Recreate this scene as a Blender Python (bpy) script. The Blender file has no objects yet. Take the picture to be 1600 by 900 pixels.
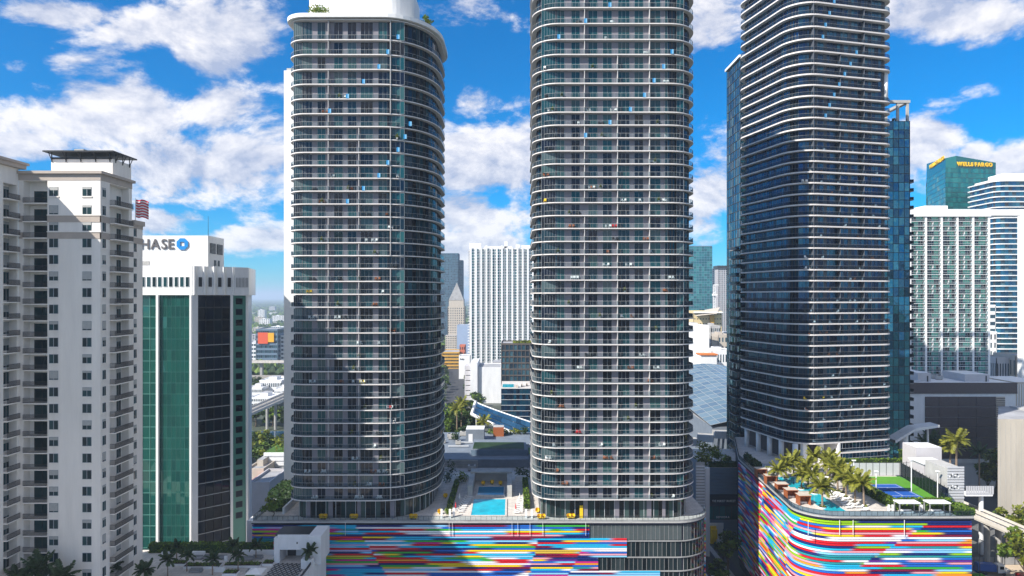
import bpy, math, random
from mathutils import Vector, Matrix
R = random.Random(7)
S = bpy.context.scene
COL = S.collection
rad = math.radians
# ------------------------------------------------------------------ camera, exposure, sun, sky
FPX, HX, HY, HC = 1066.667, 800.0, 464.0, 84.0        # the drone hovers 84 m up, level, looking along +Y
cam = bpy.data.cameras.new('camera'); cam.sensor_width = 36; cam.lens = 24; cam.shift_y = 14 / 1600
cam.clip_start = 1; cam.clip_end = 90000
co = bpy.data.objects.new('camera', cam); COL.objects.link(co)
co.location = (0, 0, HC); co.rotation_euler = (rad(90), 0, 0); S.camera = co
vs = S.view_settings
vs.view_transform = 'Standard'; vs.look = 'None'; vs.gamma = 1; vs.exposure = 0.70; vs.use_curve_mapping = False
SUN = Vector((1, 0.73, -1.06)).normalized()
sl = bpy.data.lights.new('sun', 'SUN'); sl.energy = 4.8; sl.angle = rad(0.5); sl.color = (1, .95, .87)
so = bpy.data.objects.new('sun', sl); COL.objects.link(so)
so.rotation_euler = SUN.to_track_quat('-Z', 'Y').to_euler(); so.location = (-200, -150, 400)
S.cycles.max_bounces = 8; S.cycles.diffuse_bounces = 3; S.cycles.glossy_bounces = 4
S.cycles.transparent_max_bounces = 12; S.cycles.volume_bounces = 1
S.cycles.use_denoising = True

def make_world():
    w = bpy.data.worlds.new('World'); S.world = w; w.use_nodes = True
    nt = w.node_tree; N = nt.nodes; L = nt.links; N.clear()
    def nd(t, **k):
        n = N.new(t)
        for a, b in k.items(): setattr(n, a, b)
        return n
    def m(op, a, b=None, c=None):
        n = nd('ShaderNodeMath', operation=op)
        for i, v in enumerate((a, b, c)):
            if v is None: continue
            if isinstance(v, (int, float)): n.inputs[i].default_value = v
            else: L.new(v, n.inputs[i])
        return n.outputs[0]
    out = nd('ShaderNodeOutputWorld'); bg = nd('ShaderNodeBackground'); L.new(bg.outputs[0], out.inputs[0])
    bg.inputs[1].default_value = 0.085
    sky = nd('ShaderNodeTexSky'); sky.sky_type = 'NISHITA'; sky.sun_disc = False
    sky.sun_elevation = math.asin(-SUN.z); sky.sun_rotation = math.atan2(-SUN.x, -SUN.y) % (2 * math.pi)
    sky.altitude = 100; sky.air_density = 1.0; sky.dust_density = 0.25; sky.ozone_density = 3.0
    hs = nd('ShaderNodeHueSaturation'); hs.inputs['Saturation'].default_value = 1.12; hs.inputs['Value'].default_value = 1.0
    hs.inputs['Hue'].default_value = 0.5
    tint = nd('ShaderNodeVectorMath', operation='MULTIPLY'); tint.inputs[1].default_value = (.27, .78, 1.17)
    L.new(sky.outputs[0], tint.inputs[0]); L.new(tint.outputs[0], hs.inputs['Color'])
    tc = nd('ShaderNodeTexCoord'); sep = nd('ShaderNodeSeparateXYZ'); L.new(tc.outputs['Generated'], sep.inputs[0])
    x, y, z = sep.outputs
    mp = nd('ShaderNodeVectorMath', operation='MULTIPLY'); mp.inputs[1].default_value = (1, 1, 1.75)
    L.new(tc.outputs['Generated'], mp.inputs[0])
    def noise(vec, scale, det, rough=.56, dist=0.0):
        n = nd('ShaderNodeTexNoise'); n.inputs['Scale'].default_value = scale; n.inputs['Detail'].default_value = det
        n.inputs['Roughness'].default_value = rough; n.inputs['Distortion'].default_value = dist
        L.new(vec, n.inputs['Vector']); return n.outputs[0]
    def shifted(v, d):
        n = nd('ShaderNodeVectorMath', operation='ADD'); n.inputs[1].default_value = d; L.new(v, n.inputs[0]); return n.outputs[0]
    base = shifted(mp.outputs[0], (3.1, .4, 5.2))
    # banks of cumulus standing in given directions of the sky (u = x/y, v = z/y)
    yy = m('MAXIMUM', y, 0.02); u = m('DIVIDE', x, yy); v = m('DIVIDE', z, yy)
    banks = [(165,170,160,58,.31),(335,165,80,38,.26),(60,225,90,30,.2),(325,262,150,54,.30),(265,345,60,20,.24),(420,215,60,80,.15),
             (345,72,75,48,.26),(110,22,120,22,.22),(240,40,100,34,.22),(25,105,30,16,.2),
             (745,158,48,30,.27),(770,250,80,60,.27),(745,335,90,36,.27),(720,15,50,30,.16),(1110,300,50,46,.26),(1105,40,40,60,.15),
             (1500,22,130,52,.30),(1450,215,62,42,.30),(1525,238,34,18,.24),(1590,255,50,32,.26),(1510,72,30,16,.2),(1540,135,40,16,.12),
             (390,372,90,18,.2),(730,385,90,32,.24)]
    tot = None
    for (px, py, rx, ry, a) in banks:
        du = m('MULTIPLY', m('SUBTRACT', u, (px - HX) / FPX), FPX / rx)
        dv = m('MULTIPLY', m('SUBTRACT', v, (HY - py) / FPX), FPX / ry)
        g = m('MULTIPLY', m('EXPONENT', m('MULTIPLY', m('ADD', m('MULTIPLY', du, du), m('MULTIPLY', dv, dv)), -.75)), a)
        tot = g if tot is None else m('MAXIMUM', tot, g)
    front = nd('ShaderNodeMapRange'); front.inputs[1].default_value = .1; front.inputs[2].default_value = .3; L.new(y, front.inputs[0])
    bank = m('ADD', m('MULTIPLY', tot, front.outputs[0]), m('MULTIPLY', m('SUBTRACT', 1.0, front.outputs[0]), .125))  # second term: unseen cloud behind the camera, its amount set for fill light
    d0 = noise(base, 5.6, 11, .63, .25)
    d1 = noise(shifted(base, (-.012, 0, .035)), 5.6, 7, .63, .25)
    dens = m('ADD', d0, bank)
    cov = nd('ShaderNodeMapRange'); cov.interpolation_type = 'SMOOTHSTEP'
    cov.inputs[1].default_value = .555; cov.inputs[2].default_value = .685; L.new(dens, cov.inputs[0])
    # sun side of each puff is white, the underside and far side blue-grey
    lit = nd('ShaderNodeMapRange'); lit.inputs[1].default_value = -.10; lit.inputs[2].default_value = .09
    L.new(m('SUBTRACT', d0, d1), lit.inputs[0])
    cc = nd('ShaderNodeMix', data_type='RGBA'); L.new(lit.outputs[0], cc.inputs[0])
    cc.inputs[6].default_value = (3.5, 4.0, 5.4, 1); cc.inputs[7].default_value = (8.0, 7.8, 7.9, 1)
    mx = nd('ShaderNodeMix', data_type='RGBA')
    L.new(m('MULTIPLY', cov.outputs[0], .93), mx.inputs[0]); L.new(hs.outputs[0], mx.inputs[6]); L.new(cc.outputs[2], mx.inputs[7])
    L.new(mx.outputs[2], bg.inputs[0])
make_world()

# ------------------------------------------------------------------ helpers
def at(px, py, D): return ((px - HX) / FPX * D, D, HC - (py - HY) / FPX * D)
def XX(px, D): return (px - HX) / FPX * D
def ZZ(py, D): return HC - (py - HY) / FPX * D

MATS = {}
def mat(name, col, rough=.75, var=.12, scale=.6, spec=.35, metal=0.0, island=0.0, bump=0.0, bscale=3.0, grain=0.0, streak=0.0, grid=0.0):
    if name in MATS: return MATS[name]
    m = bpy.data.materials.new(name); m.use_nodes = True; MATS[name] = m
    nt = m.node_tree; N = nt.nodes; L = nt.links; b = N['Principled BSDF']
    b.inputs['Roughness'].default_value = rough; b.inputs['Metallic'].default_value = metal; b.inputs['Specular IOR Level'].default_value = spec
    g = N.new('ShaderNodeNewGeometry')
    vec = g.outputs['Position']
    if streak:
        mp = N.new('ShaderNodeVectorMath'); mp.operation = 'MULTIPLY'; mp.inputs[1].default_value = (1, 1, streak); L.new(vec, mp.inputs[0]); vec = mp.outputs[0]
    n = N.new('ShaderNodeTexNoise'); n.inputs['Scale'].default_value = scale; n.inputs['Detail'].default_value = 6; n.inputs['Roughness'].default_value = .65
    L.new(vec, n.inputs['Vector'])
    r = N.new('ShaderNodeMapRange'); r.inputs[1].default_value = .3; r.inputs[2].default_value = .7
    r.inputs[3].default_value = 1 - var; r.inputs[4].default_value = 1 + var; L.new(n.outputs[0], r.inputs[0])
    val = r.outputs[0]
    if island:
        r2 = N.new('ShaderNodeMapRange'); r2.inputs[3].default_value = 1 - island; r2.inputs[4].default_value = 1 + island
        oi = N.new('ShaderNodeObjectInfo'); ad = N.new('ShaderNodeMath'); ad.operation = 'ADD'; L.new(g.outputs['Random Per Island'], ad.inputs[0]); L.new(oi.outputs['Random'], ad.inputs[1])
        fr = N.new('ShaderNodeMath'); fr.operation = 'FRACT'; L.new(ad.outputs[0], fr.inputs[0]); L.new(fr.outputs[0], r2.inputs[0])
        mu = N.new('ShaderNodeMath'); mu.operation = 'MULTIPLY'; L.new(val, mu.inputs[0]); L.new(r2.outputs[0], mu.inputs[1]); val = mu.outputs[0]
    if grid:
        bt = N.new('ShaderNodeTexBrick'); bt.offset = .5; bt.inputs['Scale'].default_value = 1.0; bt.inputs['Mortar Size'].default_value = .035; bt.inputs['Brick Width'].default_value = grid; bt.inputs['Row Height'].default_value = grid*.6
        bt.inputs['Color1'].default_value = (1,1,1,1); bt.inputs['Color2'].default_value = (.86,.86,.86,1); bt.inputs['Mortar'].default_value = (.6,.6,.6,1); L.new(g.outputs['Position'], bt.inputs['Vector'])
        bw = N.new('ShaderNodeRGBToBW'); L.new(bt.outputs['Color'], bw.inputs[0]); mg = N.new('ShaderNodeMath'); mg.operation = 'MULTIPLY'; L.new(val, mg.inputs[0]); L.new(bw.outputs[0], mg.inputs[1]); val = mg.outputs[0]
    v = N.new('ShaderNodeVectorMath'); v.operation = 'SCALE'; v.inputs[0].default_value = col[:3]; L.new(val, v.inputs['Scale'])
    L.new(v.outputs[0], b.inputs['Base Color'])
    if bump:
        n2 = N.new('ShaderNodeTexNoise'); n2.inputs['Scale'].default_value = bscale; n2.inputs['Detail'].default_value = 3; L.new(g.outputs['Position'], n2.inputs['Vector'])
        bp = N.new('ShaderNodeBump'); bp.inputs['Strength'].default_value = bump; bp.inputs['Distance'].default_value = .2
        L.new(n2.outputs[0], bp.inputs['Height']); L.new(bp.outputs[0], b.inputs['Normal'])
    return m

def glass(name, cols, rough=.04, spec=.5, wav=.02, wscale=.25, metal=0.0, per_object=False, tilt=.03):
    """Opaque dark glazing: every pane (mesh island or object) takes its own tone from cols (blinds, curtains, dark rooms)."""
    if name in MATS: return MATS[name]
    m = bpy.data.materials.new(name); m.use_nodes = True; MATS[name] = m
    nt = m.node_tree; N = nt.nodes; L = nt.links; b = N['Principled BSDF']
    b.inputs['Roughness'].default_value = rough; b.inputs['Specular IOR Level'].default_value = spec; b.inputs['Metallic'].default_value = metal
    g = N.new('ShaderNodeNewGeometry'); oi = N.new('ShaderNodeObjectInfo')
    a = N.new('ShaderNodeMath'); a.operation = 'MULTIPLY_ADD'; a.inputs[1].default_value = 7.31
    L.new(oi.outputs['Random'], a.inputs[0])
    if per_object: a.inputs[2].default_value = 0.0
    else: L.new(g.outputs['Random Per Island'], a.inputs[2])
    f = N.new('ShaderNodeMath'); f.operation = 'FRACT'; L.new(a.outputs[0], f.inputs[0])
    cr = N.new('ShaderNodeValToRGB'); cr.color_ramp.interpolation = 'CONSTANT'
    el = cr.color_ramp.elements
    while len(el) < len(cols): el.new(.5)
    for i, c in enumerate(cols): el[i].position = i / len(cols); el[i].color = (*c, 1)
    L.new(f.outputs[0], cr.inputs[0]); L.new(cr.outputs[0], b.inputs['Base Color'])
    if wav:
        n2 = N.new('ShaderNodeTexNoise'); n2.inputs['Scale'].default_value = wscale; n2.inputs['Detail'].default_value = 2; L.new(g.outputs['Position'], n2.inputs['Vector'])
        bp = N.new('ShaderNodeBump'); bp.inputs['Strength'].default_value = wav * 5; bp.inputs['Distance'].default_value = wav * 5
        L.new(n2.outputs[0], bp.inputs['Height']); L.new(bp.outputs[0], b.inputs['Normal'])
        if tilt:
            wn = N.new('ShaderNodeTexWhiteNoise'); wn.noise_dimensions = '1D'; L.new(f.outputs[0], wn.inputs['W'])
            sb = N.new('ShaderNodeVectorMath'); sb.operation = 'SUBTRACT'; sb.inputs[1].default_value = (.5,.5,.5); L.new(wn.outputs['Color'], sb.inputs[0])
            sc = N.new('ShaderNodeVectorMath'); sc.operation = 'SCALE'; sc.inputs['Scale'].default_value = tilt; L.new(sb.outputs[0], sc.inputs[0])
            ad = N.new('ShaderNodeVectorMath'); ad.operation = 'ADD'; L.new(bp.outputs[0], ad.inputs[0]); L.new(sc.outputs[0], ad.inputs[1])
            nm = N.new('ShaderNodeVectorMath'); nm.operation = 'NORMALIZE'; L.new(ad.outputs[0], nm.inputs[0]); L.new(nm.outputs[0], b.inputs['Normal'])
    return m

def clear_glass(name, tint, gloss=.16, dust=.12, dcol=(.45, .5, .52)):
    if name in MATS: return MATS[name]
    m = bpy.data.materials.new(name); m.use_nodes = True; MATS[name] = m
    nt = m.node_tree; N = nt.nodes; L = nt.links; N.remove(N['Principled BSDF']); out = N['Material Output']
    t = N.new('ShaderNodeBsdfTransparent'); t.inputs[0].default_value = (*tint, 1)
    d = N.new('ShaderNodeBsdfDiffuse'); d.inputs[0].default_value = (*dcol, 1)
    g = N.new('ShaderNodeBsdfGlossy'); g.inputs['Roughness'].default_value = .05; g.inputs[0].default_value = (.85, .93, 1, 1)
    m1 = N.new('ShaderNodeMixShader'); m1.inputs[0].default_value = dust; L.new(t.outputs[0], m1.inputs[1]); L.new(d.outputs[0], m1.inputs[2])
    lw = N.new('ShaderNodeLayerWeight'); lw.inputs[0].default_value = gloss
    m2 = N.new('ShaderNodeMixShader'); L.new(lw.outputs['Fresnel'], m2.inputs[0]); L.new(m1.outputs[0], m2.inputs[1]); L.new(g.outputs[0], m2.inputs[2])
    L.new(m2.outputs[0], out.inputs[0]); return m

ORG = {}          # world origin of every parent (all parents but rotated ones are unrotated)
class MB:
    def __init__(s): s.v = []; s.f = []; s.mi = []; s.ms = []; s.cols = None
    def m(s, mt):
        if mt not in s.ms: s.ms.append(mt)
        return s.ms.index(mt)
    def face(s, pts, mt):
        i = len(s.v); s.v += [tuple(p) for p in pts]; s.f.append(tuple(range(i, i + len(pts)))); s.mi.append(s.m(mt))
    def box(s, x0, y0, z0, x1, y1, z1, mt, top=None):
        i = len(s.v); s.v += [(x0,y0,z0),(x1,y0,z0),(x1,y1,z0),(x0,y1,z0),(x0,y0,z1),(x1,y0,z1),(x1,y1,z1),(x0,y1,z1)]
        k = s.m(mt); kt = s.m(top) if top else k
        for f, kk in (((0,3,2,1),k),((4,5,6,7),kt),((0,1,5,4),k),((1,2,6,5),k),((2,3,7,6),k),((3,0,4,7),k)):
            s.f.append(tuple(i + j for j in f)); s.mi.append(kk)
    def obox(s, O, u, u0, u1, n0, n1, z0, z1, mt):
        """box in a facade frame: O = (x, y), u = unit run of the facade, outward n = (u.y, -u.x)"""
        n = (u[1], -u[0]); i = len(s.v)
        for z in (z0, z1):
            for (a, b) in ((u0, n1), (u1, n1), (u1, n0), (u0, n0)):
                s.v.append((O[0] + u[0]*a + n[0]*b, O[1] + u[1]*a + n[1]*b, z))
        k = s.m(mt)
        for f in ((0,3,2,1),(4,5,6,7),(0,1,5,4),(1,2,6,5),(2,3,7,6),(3,0,4,7)): s.f.append(tuple(i + j for j in f)); s.mi.append(k)
    def oquad(s, O, u, u0, u1, n, z0, z1, mt):
        nn = (u[1], -u[0]); P = lambda a, z: (O[0] + u[0]*a + nn[0]*n, O[1] + u[1]*a + nn[1]*n, z)
        s.face([P(u0,z0), P(u1,z0), P(u1,z1), P(u0,z1)], mt)
    def prism(s, pts, z0, z1, mt, top=None, bottom=None):
        n = len(pts); i = len(s.v); s.v += [(p[0],p[1],z0) for p in pts] + [(p[0],p[1],z1) for p in pts]
        k = s.m(mt)
        for a in range(n):
            b = (a + 1) % n; s.f.append((i+a, i+b, i+n+b, i+n+a)); s.mi.append(k)
        s.f.append(tuple(i+n+a for a in range(n))); s.mi.append(s.m(top) if top else k)
        s.f.append(tuple(i+a for a in reversed(range(n)))); s.mi.append(s.m(bottom) if bottom else k)
    def tube(s, pts, rads, mt, n=8, cap=True):
        i0 = len(s.v); k = s.m(mt); pts = [Vector(p) for p in pts]
        for j, p in enumerate(pts):
            d = (pts[min(j+1, len(pts)-1)] - pts[max(j-1, 0)]).normalized()
            a = d.cross(Vector((0,0,1)) if abs(d.z) < .9 else Vector((1,0,0))).normalized(); b = d.cross(a)
            for q in range(n):
                t = 2*math.pi*q/n; s.v.append(tuple(p + (a*math.cos(t) + b*math.sin(t)) * rads[j]))
        for j in range(len(pts)-1):
            for q in range(n):
                q2 = (q+1) % n; s.f.append((i0+j*n+q, i0+j*n+q2, i0+(j+1)*n+q2, i0+(j+1)*n+q)); s.mi.append(k)
        if cap:
            e = i0 + (len(pts)-1)*n
            s.f.append(tuple(e+q for q in range(n))); s.mi.append(k)
            s.f.append(tuple(i0+q for q in reversed(range(n)))); s.mi.append(k)
    def lathe(s, prof, c, mt, n=12):
        s.tube([(c[0], c[1], c[2]+z) for r, z in prof], [r for r, z in prof], mt, n)
    def mesh(s, name, org=(0,0,0), smooth=False):
        me = bpy.data.meshes.new(name)
        v = s.v if org == (0,0,0) else [(a[0]-org[0], a[1]-org[1], a[2]-org[2]) for a in s.v]
        me.from_pydata(v, [], s.f)
        for mt in s.ms: me.materials.append(mt)
        me.polygons.foreach_set('material_index', s.mi)
        if s.cols:
            at_ = me.color_attributes.new('paint', 'FLOAT_COLOR', 'POINT')
            at_.data.foreach_set('color', [c for q in s.cols for c in q])
        if smooth: me.polygons.foreach_set('use_smooth', [True]*len(s.f))
        me.update(); return me
    def build(s, name, parent=None, label=None, kind=None, local=False, smooth=False):
        org = (0,0,0) if (parent is None or local) else ORG[parent.name]
        o = bpy.data.objects.new(name, s.mesh(name, org, smooth)); COL.objects.link(o)
        if parent: o.parent = parent; ORG[o.name] = ORG[parent.name]
        else: ORG[o.name] = (0,0,0)
        if label: o['label'] = label
        if kind: o['kind'] = kind
        return o

def tag(o, label, cat, group=None):
    o['label'] = label; o['category'] = cat
    if group: o['group'] = group
    return o
def thing(name, label, cat, loc=(0,0,0), rz=0, group=None):
    o = bpy.data.objects.new(name, None); COL.objects.link(o); o.location = loc; o.rotation_euler = (0,0,rz)
    o.empty_display_size = .5; ORG[o.name] = tuple(loc); return tag(o, label, cat, group)
def solo(mb, name, label, cat, group=None, loc=None, rz=0, smooth=False):
    """a thing that is one mesh; loc = its base, the mesh being in world coordinates when loc is None"""
    o = mb.build(name, smooth=smooth)
    if loc: o.location = loc; o.rotation_euler = (0,0,rz)
    return tag(o, label, cat, group)
def structure(mb, name): o = mb.build(name); o['kind'] = 'structure'; return o
def put(me, name, parent, loc, rz=0, local=False, kind=None):
    """a part that shares its mesh; loc in world coordinates, or in the thing's own when local"""
    o = bpy.data.objects.new(name, me); COL.objects.link(o); o.parent = parent
    g = (0,0,0) if local else ORG[parent.name]
    o.location = (loc[0]-g[0], loc[1]-g[1], loc[2]-g[2]); o.rotation_euler = (0,0,rz)
    ORG[o.name] = tuple(loc); return o
def dup(root, loc, rz=0, label=None, scale=None, group=None):
    r = root.copy(); COL.objects.link(r); r.location = loc; r.rotation_euler = (0,0,rz)
    if label: r['label'] = label
    if group: r['group'] = group
    if scale: r.scale = scale if isinstance(scale, tuple) else (scale,)*3
    for ch in root.children:
        c = ch.copy(); COL.objects.link(c); c.parent = r
        for g in ch.children: d = g.copy(); COL.objects.link(d); d.parent = c
    return r

def rounded(corners, seg=9):
    """closed convex outline, counter-clockwise from above; corner = (x, y, cut on the incoming edge, cut on the outgoing edge)"""
    out = []; n = len(corners)
    for i in range(n):
        V = Vector(corners[i][:2]); P = Vector(corners[i-1][:2]); Q = Vector(corners[(i+1) % n][:2]); a, b = corners[i][2:]
        if a <= .01: out.append((V.x, V.y)); continue
        A = (P - V).normalized()*a; B = (Q - V).normalized()*b
        for k in range(seg+1):
            t = math.pi/2*k/seg; p = V + A*(1-math.sin(t)) + B*(1-math.cos(t)); out.append((p.x, p.y))
    return out
def inset(pts, d):
    n = len(pts); out = []
    for i in range(n):
        p = Vector(pts[i]); a = (p - Vector(pts[i-1])); b = (Vector(pts[(i+1) % n]) - p)
        if a.length < 1e-6: a = b
        if b.length < 1e-6: b = a
        a.normalize(); b.normalize(); na = Vector((-a.y, a.x)); nb = Vector((-b.y, b.x)); m = (na + nb)
        m = m / max(.2, m.dot(na)); out.append((p.x + m.x*d, p.y + m.y*d))
    return out
def resample(pts, step, closed=True):
    P = [Vector(p) for p in pts] + ([Vector(pts[0])] if closed else [])
    L = [0]
    for i in range(1, len(P)): L.append(L[-1] + (P[i]-P[i-1]).length)
    n = max(2, round(L[-1]/step)); out = []; j = 0
    for k in range(n + (0 if closed else 1)):
        s = min(L[-1], L[-1]*k/n)
        while j < len(L)-2 and L[j+1] < s: j += 1
        t = (s-L[j])/max(1e-9, L[j+1]-L[j]); q = P[j].lerp(P[j+1], t); out.append((q.x, q.y))
    return out
def unit(A, B):
    d = (B[0]-A[0], B[1]-A[1]); l = math.hypot(*d); return (d[0]/l, d[1]/l), l

# ------------------------------------------------------------------ materials
M_slab = mat('pale_render_slab', (.72,.67,.64), .7, .06, .5)
M_panel = mat('warm_grey_panel', (.215,.200,.225), .6, .08, .8)
M_white = mat('white_render', (.80,.79,.77), .75, .06, .35, streak=.3)
M_white2 = mat('white_painted_concrete', (.74,.74,.74), .75, .10, .3, streak=.25)
M_frame = mat('pale_aluminium', (.50,.52,.54), .4, .05, 2, spec=.5)
M_dark = mat('dark_metal', (.035,.037,.04), .45, .1, 2)
M_navyp = mat('navy_panel', (.085,.095,.115), .5, .08, 1)
M_divider = mat('white_divider', (.52,.50,.49), .7, .05, 1)
M_conc = mat('concrete', (.42,.41,.39), .85, .18, .35, bump=.15)
M_conc_d = mat('weathered_concrete', (.27,.27,.27), .9, .25, .25)
M_roof = mat('roof_membrane', (.33,.33,.34), .9, .25, .12)
M_stone = mat('pale_paving', (.62,.57,.52), .85, .12, .6, grid=1.6)
M_asph = mat('asphalt', (.055,.056,.06), .9, .3, .3)
M_walk = mat('pavement_concrete', (.36,.35,.33), .9, .2, .4)
M_paint = mat('road_paint', (.75,.75,.72), .8, .1, 3)
M_beige = mat('beige_render', (.50,.44,.37), .8, .08, .5)
M_cream = mat('condo_cream', (.84,.785,.715), .8, .08, .5, streak=.12)
M_cream2 = mat('condo_taupe_band', (.45,.385,.33), .8, .08, .5)
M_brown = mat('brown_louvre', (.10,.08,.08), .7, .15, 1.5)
M_yel = mat('yellow_plastic', (.80,.52,.02), .4, .05, 2)
M_wood = mat('red_cedar', (.33,.10,.035), .6, .25, 3)
M_cloth = mat('white_canvas', (.78,.76,.73), .9, .05, 3)
M_red = mat('red_cloth', (.55,.03,.035), .8, .1, 3)
M_blue2 = mat('sky_reflection_dark', (.03,.24,.50), .25, .1, 3)  # two blues painted as the sky reflected in the rail glass
M_blue = mat('sky_reflection_panel', (.20,.45,.66), .25, .1, 3)
M_trunk = mat('palm_bark', (.23,.17,.12), .9, .25, 3)
M_bark = mat('bark', (.12,.09,.065), .9, .25, 3)
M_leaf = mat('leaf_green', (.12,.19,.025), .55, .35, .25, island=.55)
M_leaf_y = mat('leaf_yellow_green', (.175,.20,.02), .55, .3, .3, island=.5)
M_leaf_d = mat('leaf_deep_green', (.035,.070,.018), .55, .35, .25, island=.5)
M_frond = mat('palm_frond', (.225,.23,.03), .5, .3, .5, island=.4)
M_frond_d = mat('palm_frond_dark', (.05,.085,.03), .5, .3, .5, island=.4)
M_hedge = mat('hedge_leaf', (.13,.21,.02), .6, .35, .5, island=.5)
def translucent(m, k=.35):
    nt = m.node_tree; N = nt.nodes; L = nt.links; b = N['Principled BSDF']; src = b.inputs['Base Color'].links[0].from_socket
    t = N.new('ShaderNodeBsdfTranslucent'); L.new(src, t.inputs[0]); mx = N.new('ShaderNodeMixShader'); mx.inputs[0].default_value = k
    L.new(b.outputs[0], mx.inputs[1]); L.new(t.outputs[0], mx.inputs[2]); L.new(mx.outputs[0], N['Material Output'].inputs[0])
for m_ in (M_leaf, M_leaf_y, M_leaf_d, M_frond, M_frond_d, M_hedge): translucent(m_)
M_soil = mat('planting_soil', (.06,.045,.03), .95, .2, 1)
M_pool = mat('pool_water', (.010,.40,.50), .06, .22, .45, spec=.5, bump=.12, bscale=1.8)
M_pool_d = mat('spa_water', (.01,.22,.36), .06, .12, .25, spec=.5, bump=.05, bscale=1.5)
M_turf = mat('court_green', (.085,.26,.02), .85, .1, 1)
M_court = mat('court_blue', (.012,.085,.36), .7, .06, 1)
M_grass = mat('lawn', (.06,.13,.02), .9, .35, .4)
G_win = glass('apartment_glazing', [(.006,.012,.02),(.006,.034,.052),(.009,.062,.075),(.004,.012,.026),(.015,.080,.088),(.007,.042,.060),(.003,.006,.012),(.04,.10,.10),(.004,.010,.022),(.07,.11,.115),(.003,.008,.022)], spec=.38, per_object=True, tilt=.06)
G_curve = glass('curved_glazing', [(.004,.016,.035),(.006,.045,.075),(.006,.030,.055),(.003,.009,.018),(.010,.065,.095)], spec=.3, metal=.2, wav=.03)
G_navy = glass('blue_glazing', [(.006,.05,.12),(.008,.08,.16),(.004,.03,.075),(.010,.10,.17),(.03,.12,.19),(.005,.02,.05)], spec=.5, metal=.6, rough=.06, wav=.03)
G_condo = glass('condo_glazing', [(.012,.035,.042),(.016,.06,.07),(.01,.025,.03),(.02,.05,.055)], spec=.45)
G_green = glass('green_mirror_glazing', [(.007,.085,.068),(.009,.10,.08),(.006,.072,.06),(.008,.092,.072)], spec=.75, metal=.3, wav=.08, wscale=.09, tilt=.12)
G_black = glass('black_glazing', [(.004,.008,.018),(.006,.013,.026),(.003,.005,.010),(.003,.012,.02)], spec=.22, wav=.03)
G_mirror = glass('mirror_blue_glazing', [(.03,.16,.24),(.04,.20,.28),(.025,.12,.2),(.05,.24,.32),(.02,.09,.15)], spec=.8, metal=.8, wav=.07, wscale=.2, rough=.06, tilt=.12)
G_teal = glass('teal_glazing', [(.02,.17,.19),(.03,.22,.23),(.015,.13,.15),(.05,.27,.27)], spec=.7, metal=.35, wav=.03)
G_wells = glass('sea_green_glazing', [(.008,.16,.16),(.010,.19,.18),(.008,.135,.14),(.014,.22,.21)], spec=.6, metal=.3, wav=.03)
G_far = glass('far_glazing', [(.02,.05,.075),(.03,.075,.10),(.02,.035,.05),(.05,.11,.14)], spec=.5)
G_lobby = glass('lobby_glazing', [(.01,.02,.022),(.02,.045,.045),(.01,.012,.014),(.05,.085,.08)], spec=.45)
G_shop = glass('shop_glazing', [(.010,.018,.022),(.018,.028,.032),(.006,.009,.012),(.03,.042,.046)], spec=.25)
G_rail = clear_glass('balustrade_glass', (.62,.71,.75), .08, .025, (.30,.38,.42))
G_rail_d = clear_glass('tinted_balustrade', (.28,.40,.50), .16, .06, (.12,.17,.22))
# ------------------------------------------------------------------ the three curved residential towers
WIN = {}
M_wframe = mat('window_frame_grey', (.34,.36,.38), .4, .05, 2)
def window_mesh(w, h, leaves, gl, fr=None):
    key = (round(w,2), round(h,2), leaves, gl.name)
    if key not in WIN:
        fr = fr or M_wframe; b = MB(); t = .05
        b.box(0,-.06,0, t,.0,h, fr); b.box(w-t,-.06,0, w,.0,h, fr); b.box(t,-.06,0, w-t,.0,t, fr); b.box(t,-.06,h-t, w-t,.0,h, fr)
        for k in range(1, leaves): x = w*k/leaves; b.box(x-.025,-.055,t, x+.025,.0,h-t, fr)
        for k in range(leaves):
            a = w*k/leaves+.03; c = w*(k+1)/leaves-.03
            b.face([(a,-.02,.03),(c,-.02,.03),(c,-.02,h-.03),(a,-.02,h-.03)], gl)
        WIN[key] = b.mesh('window')
    return WIN[key]

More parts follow.
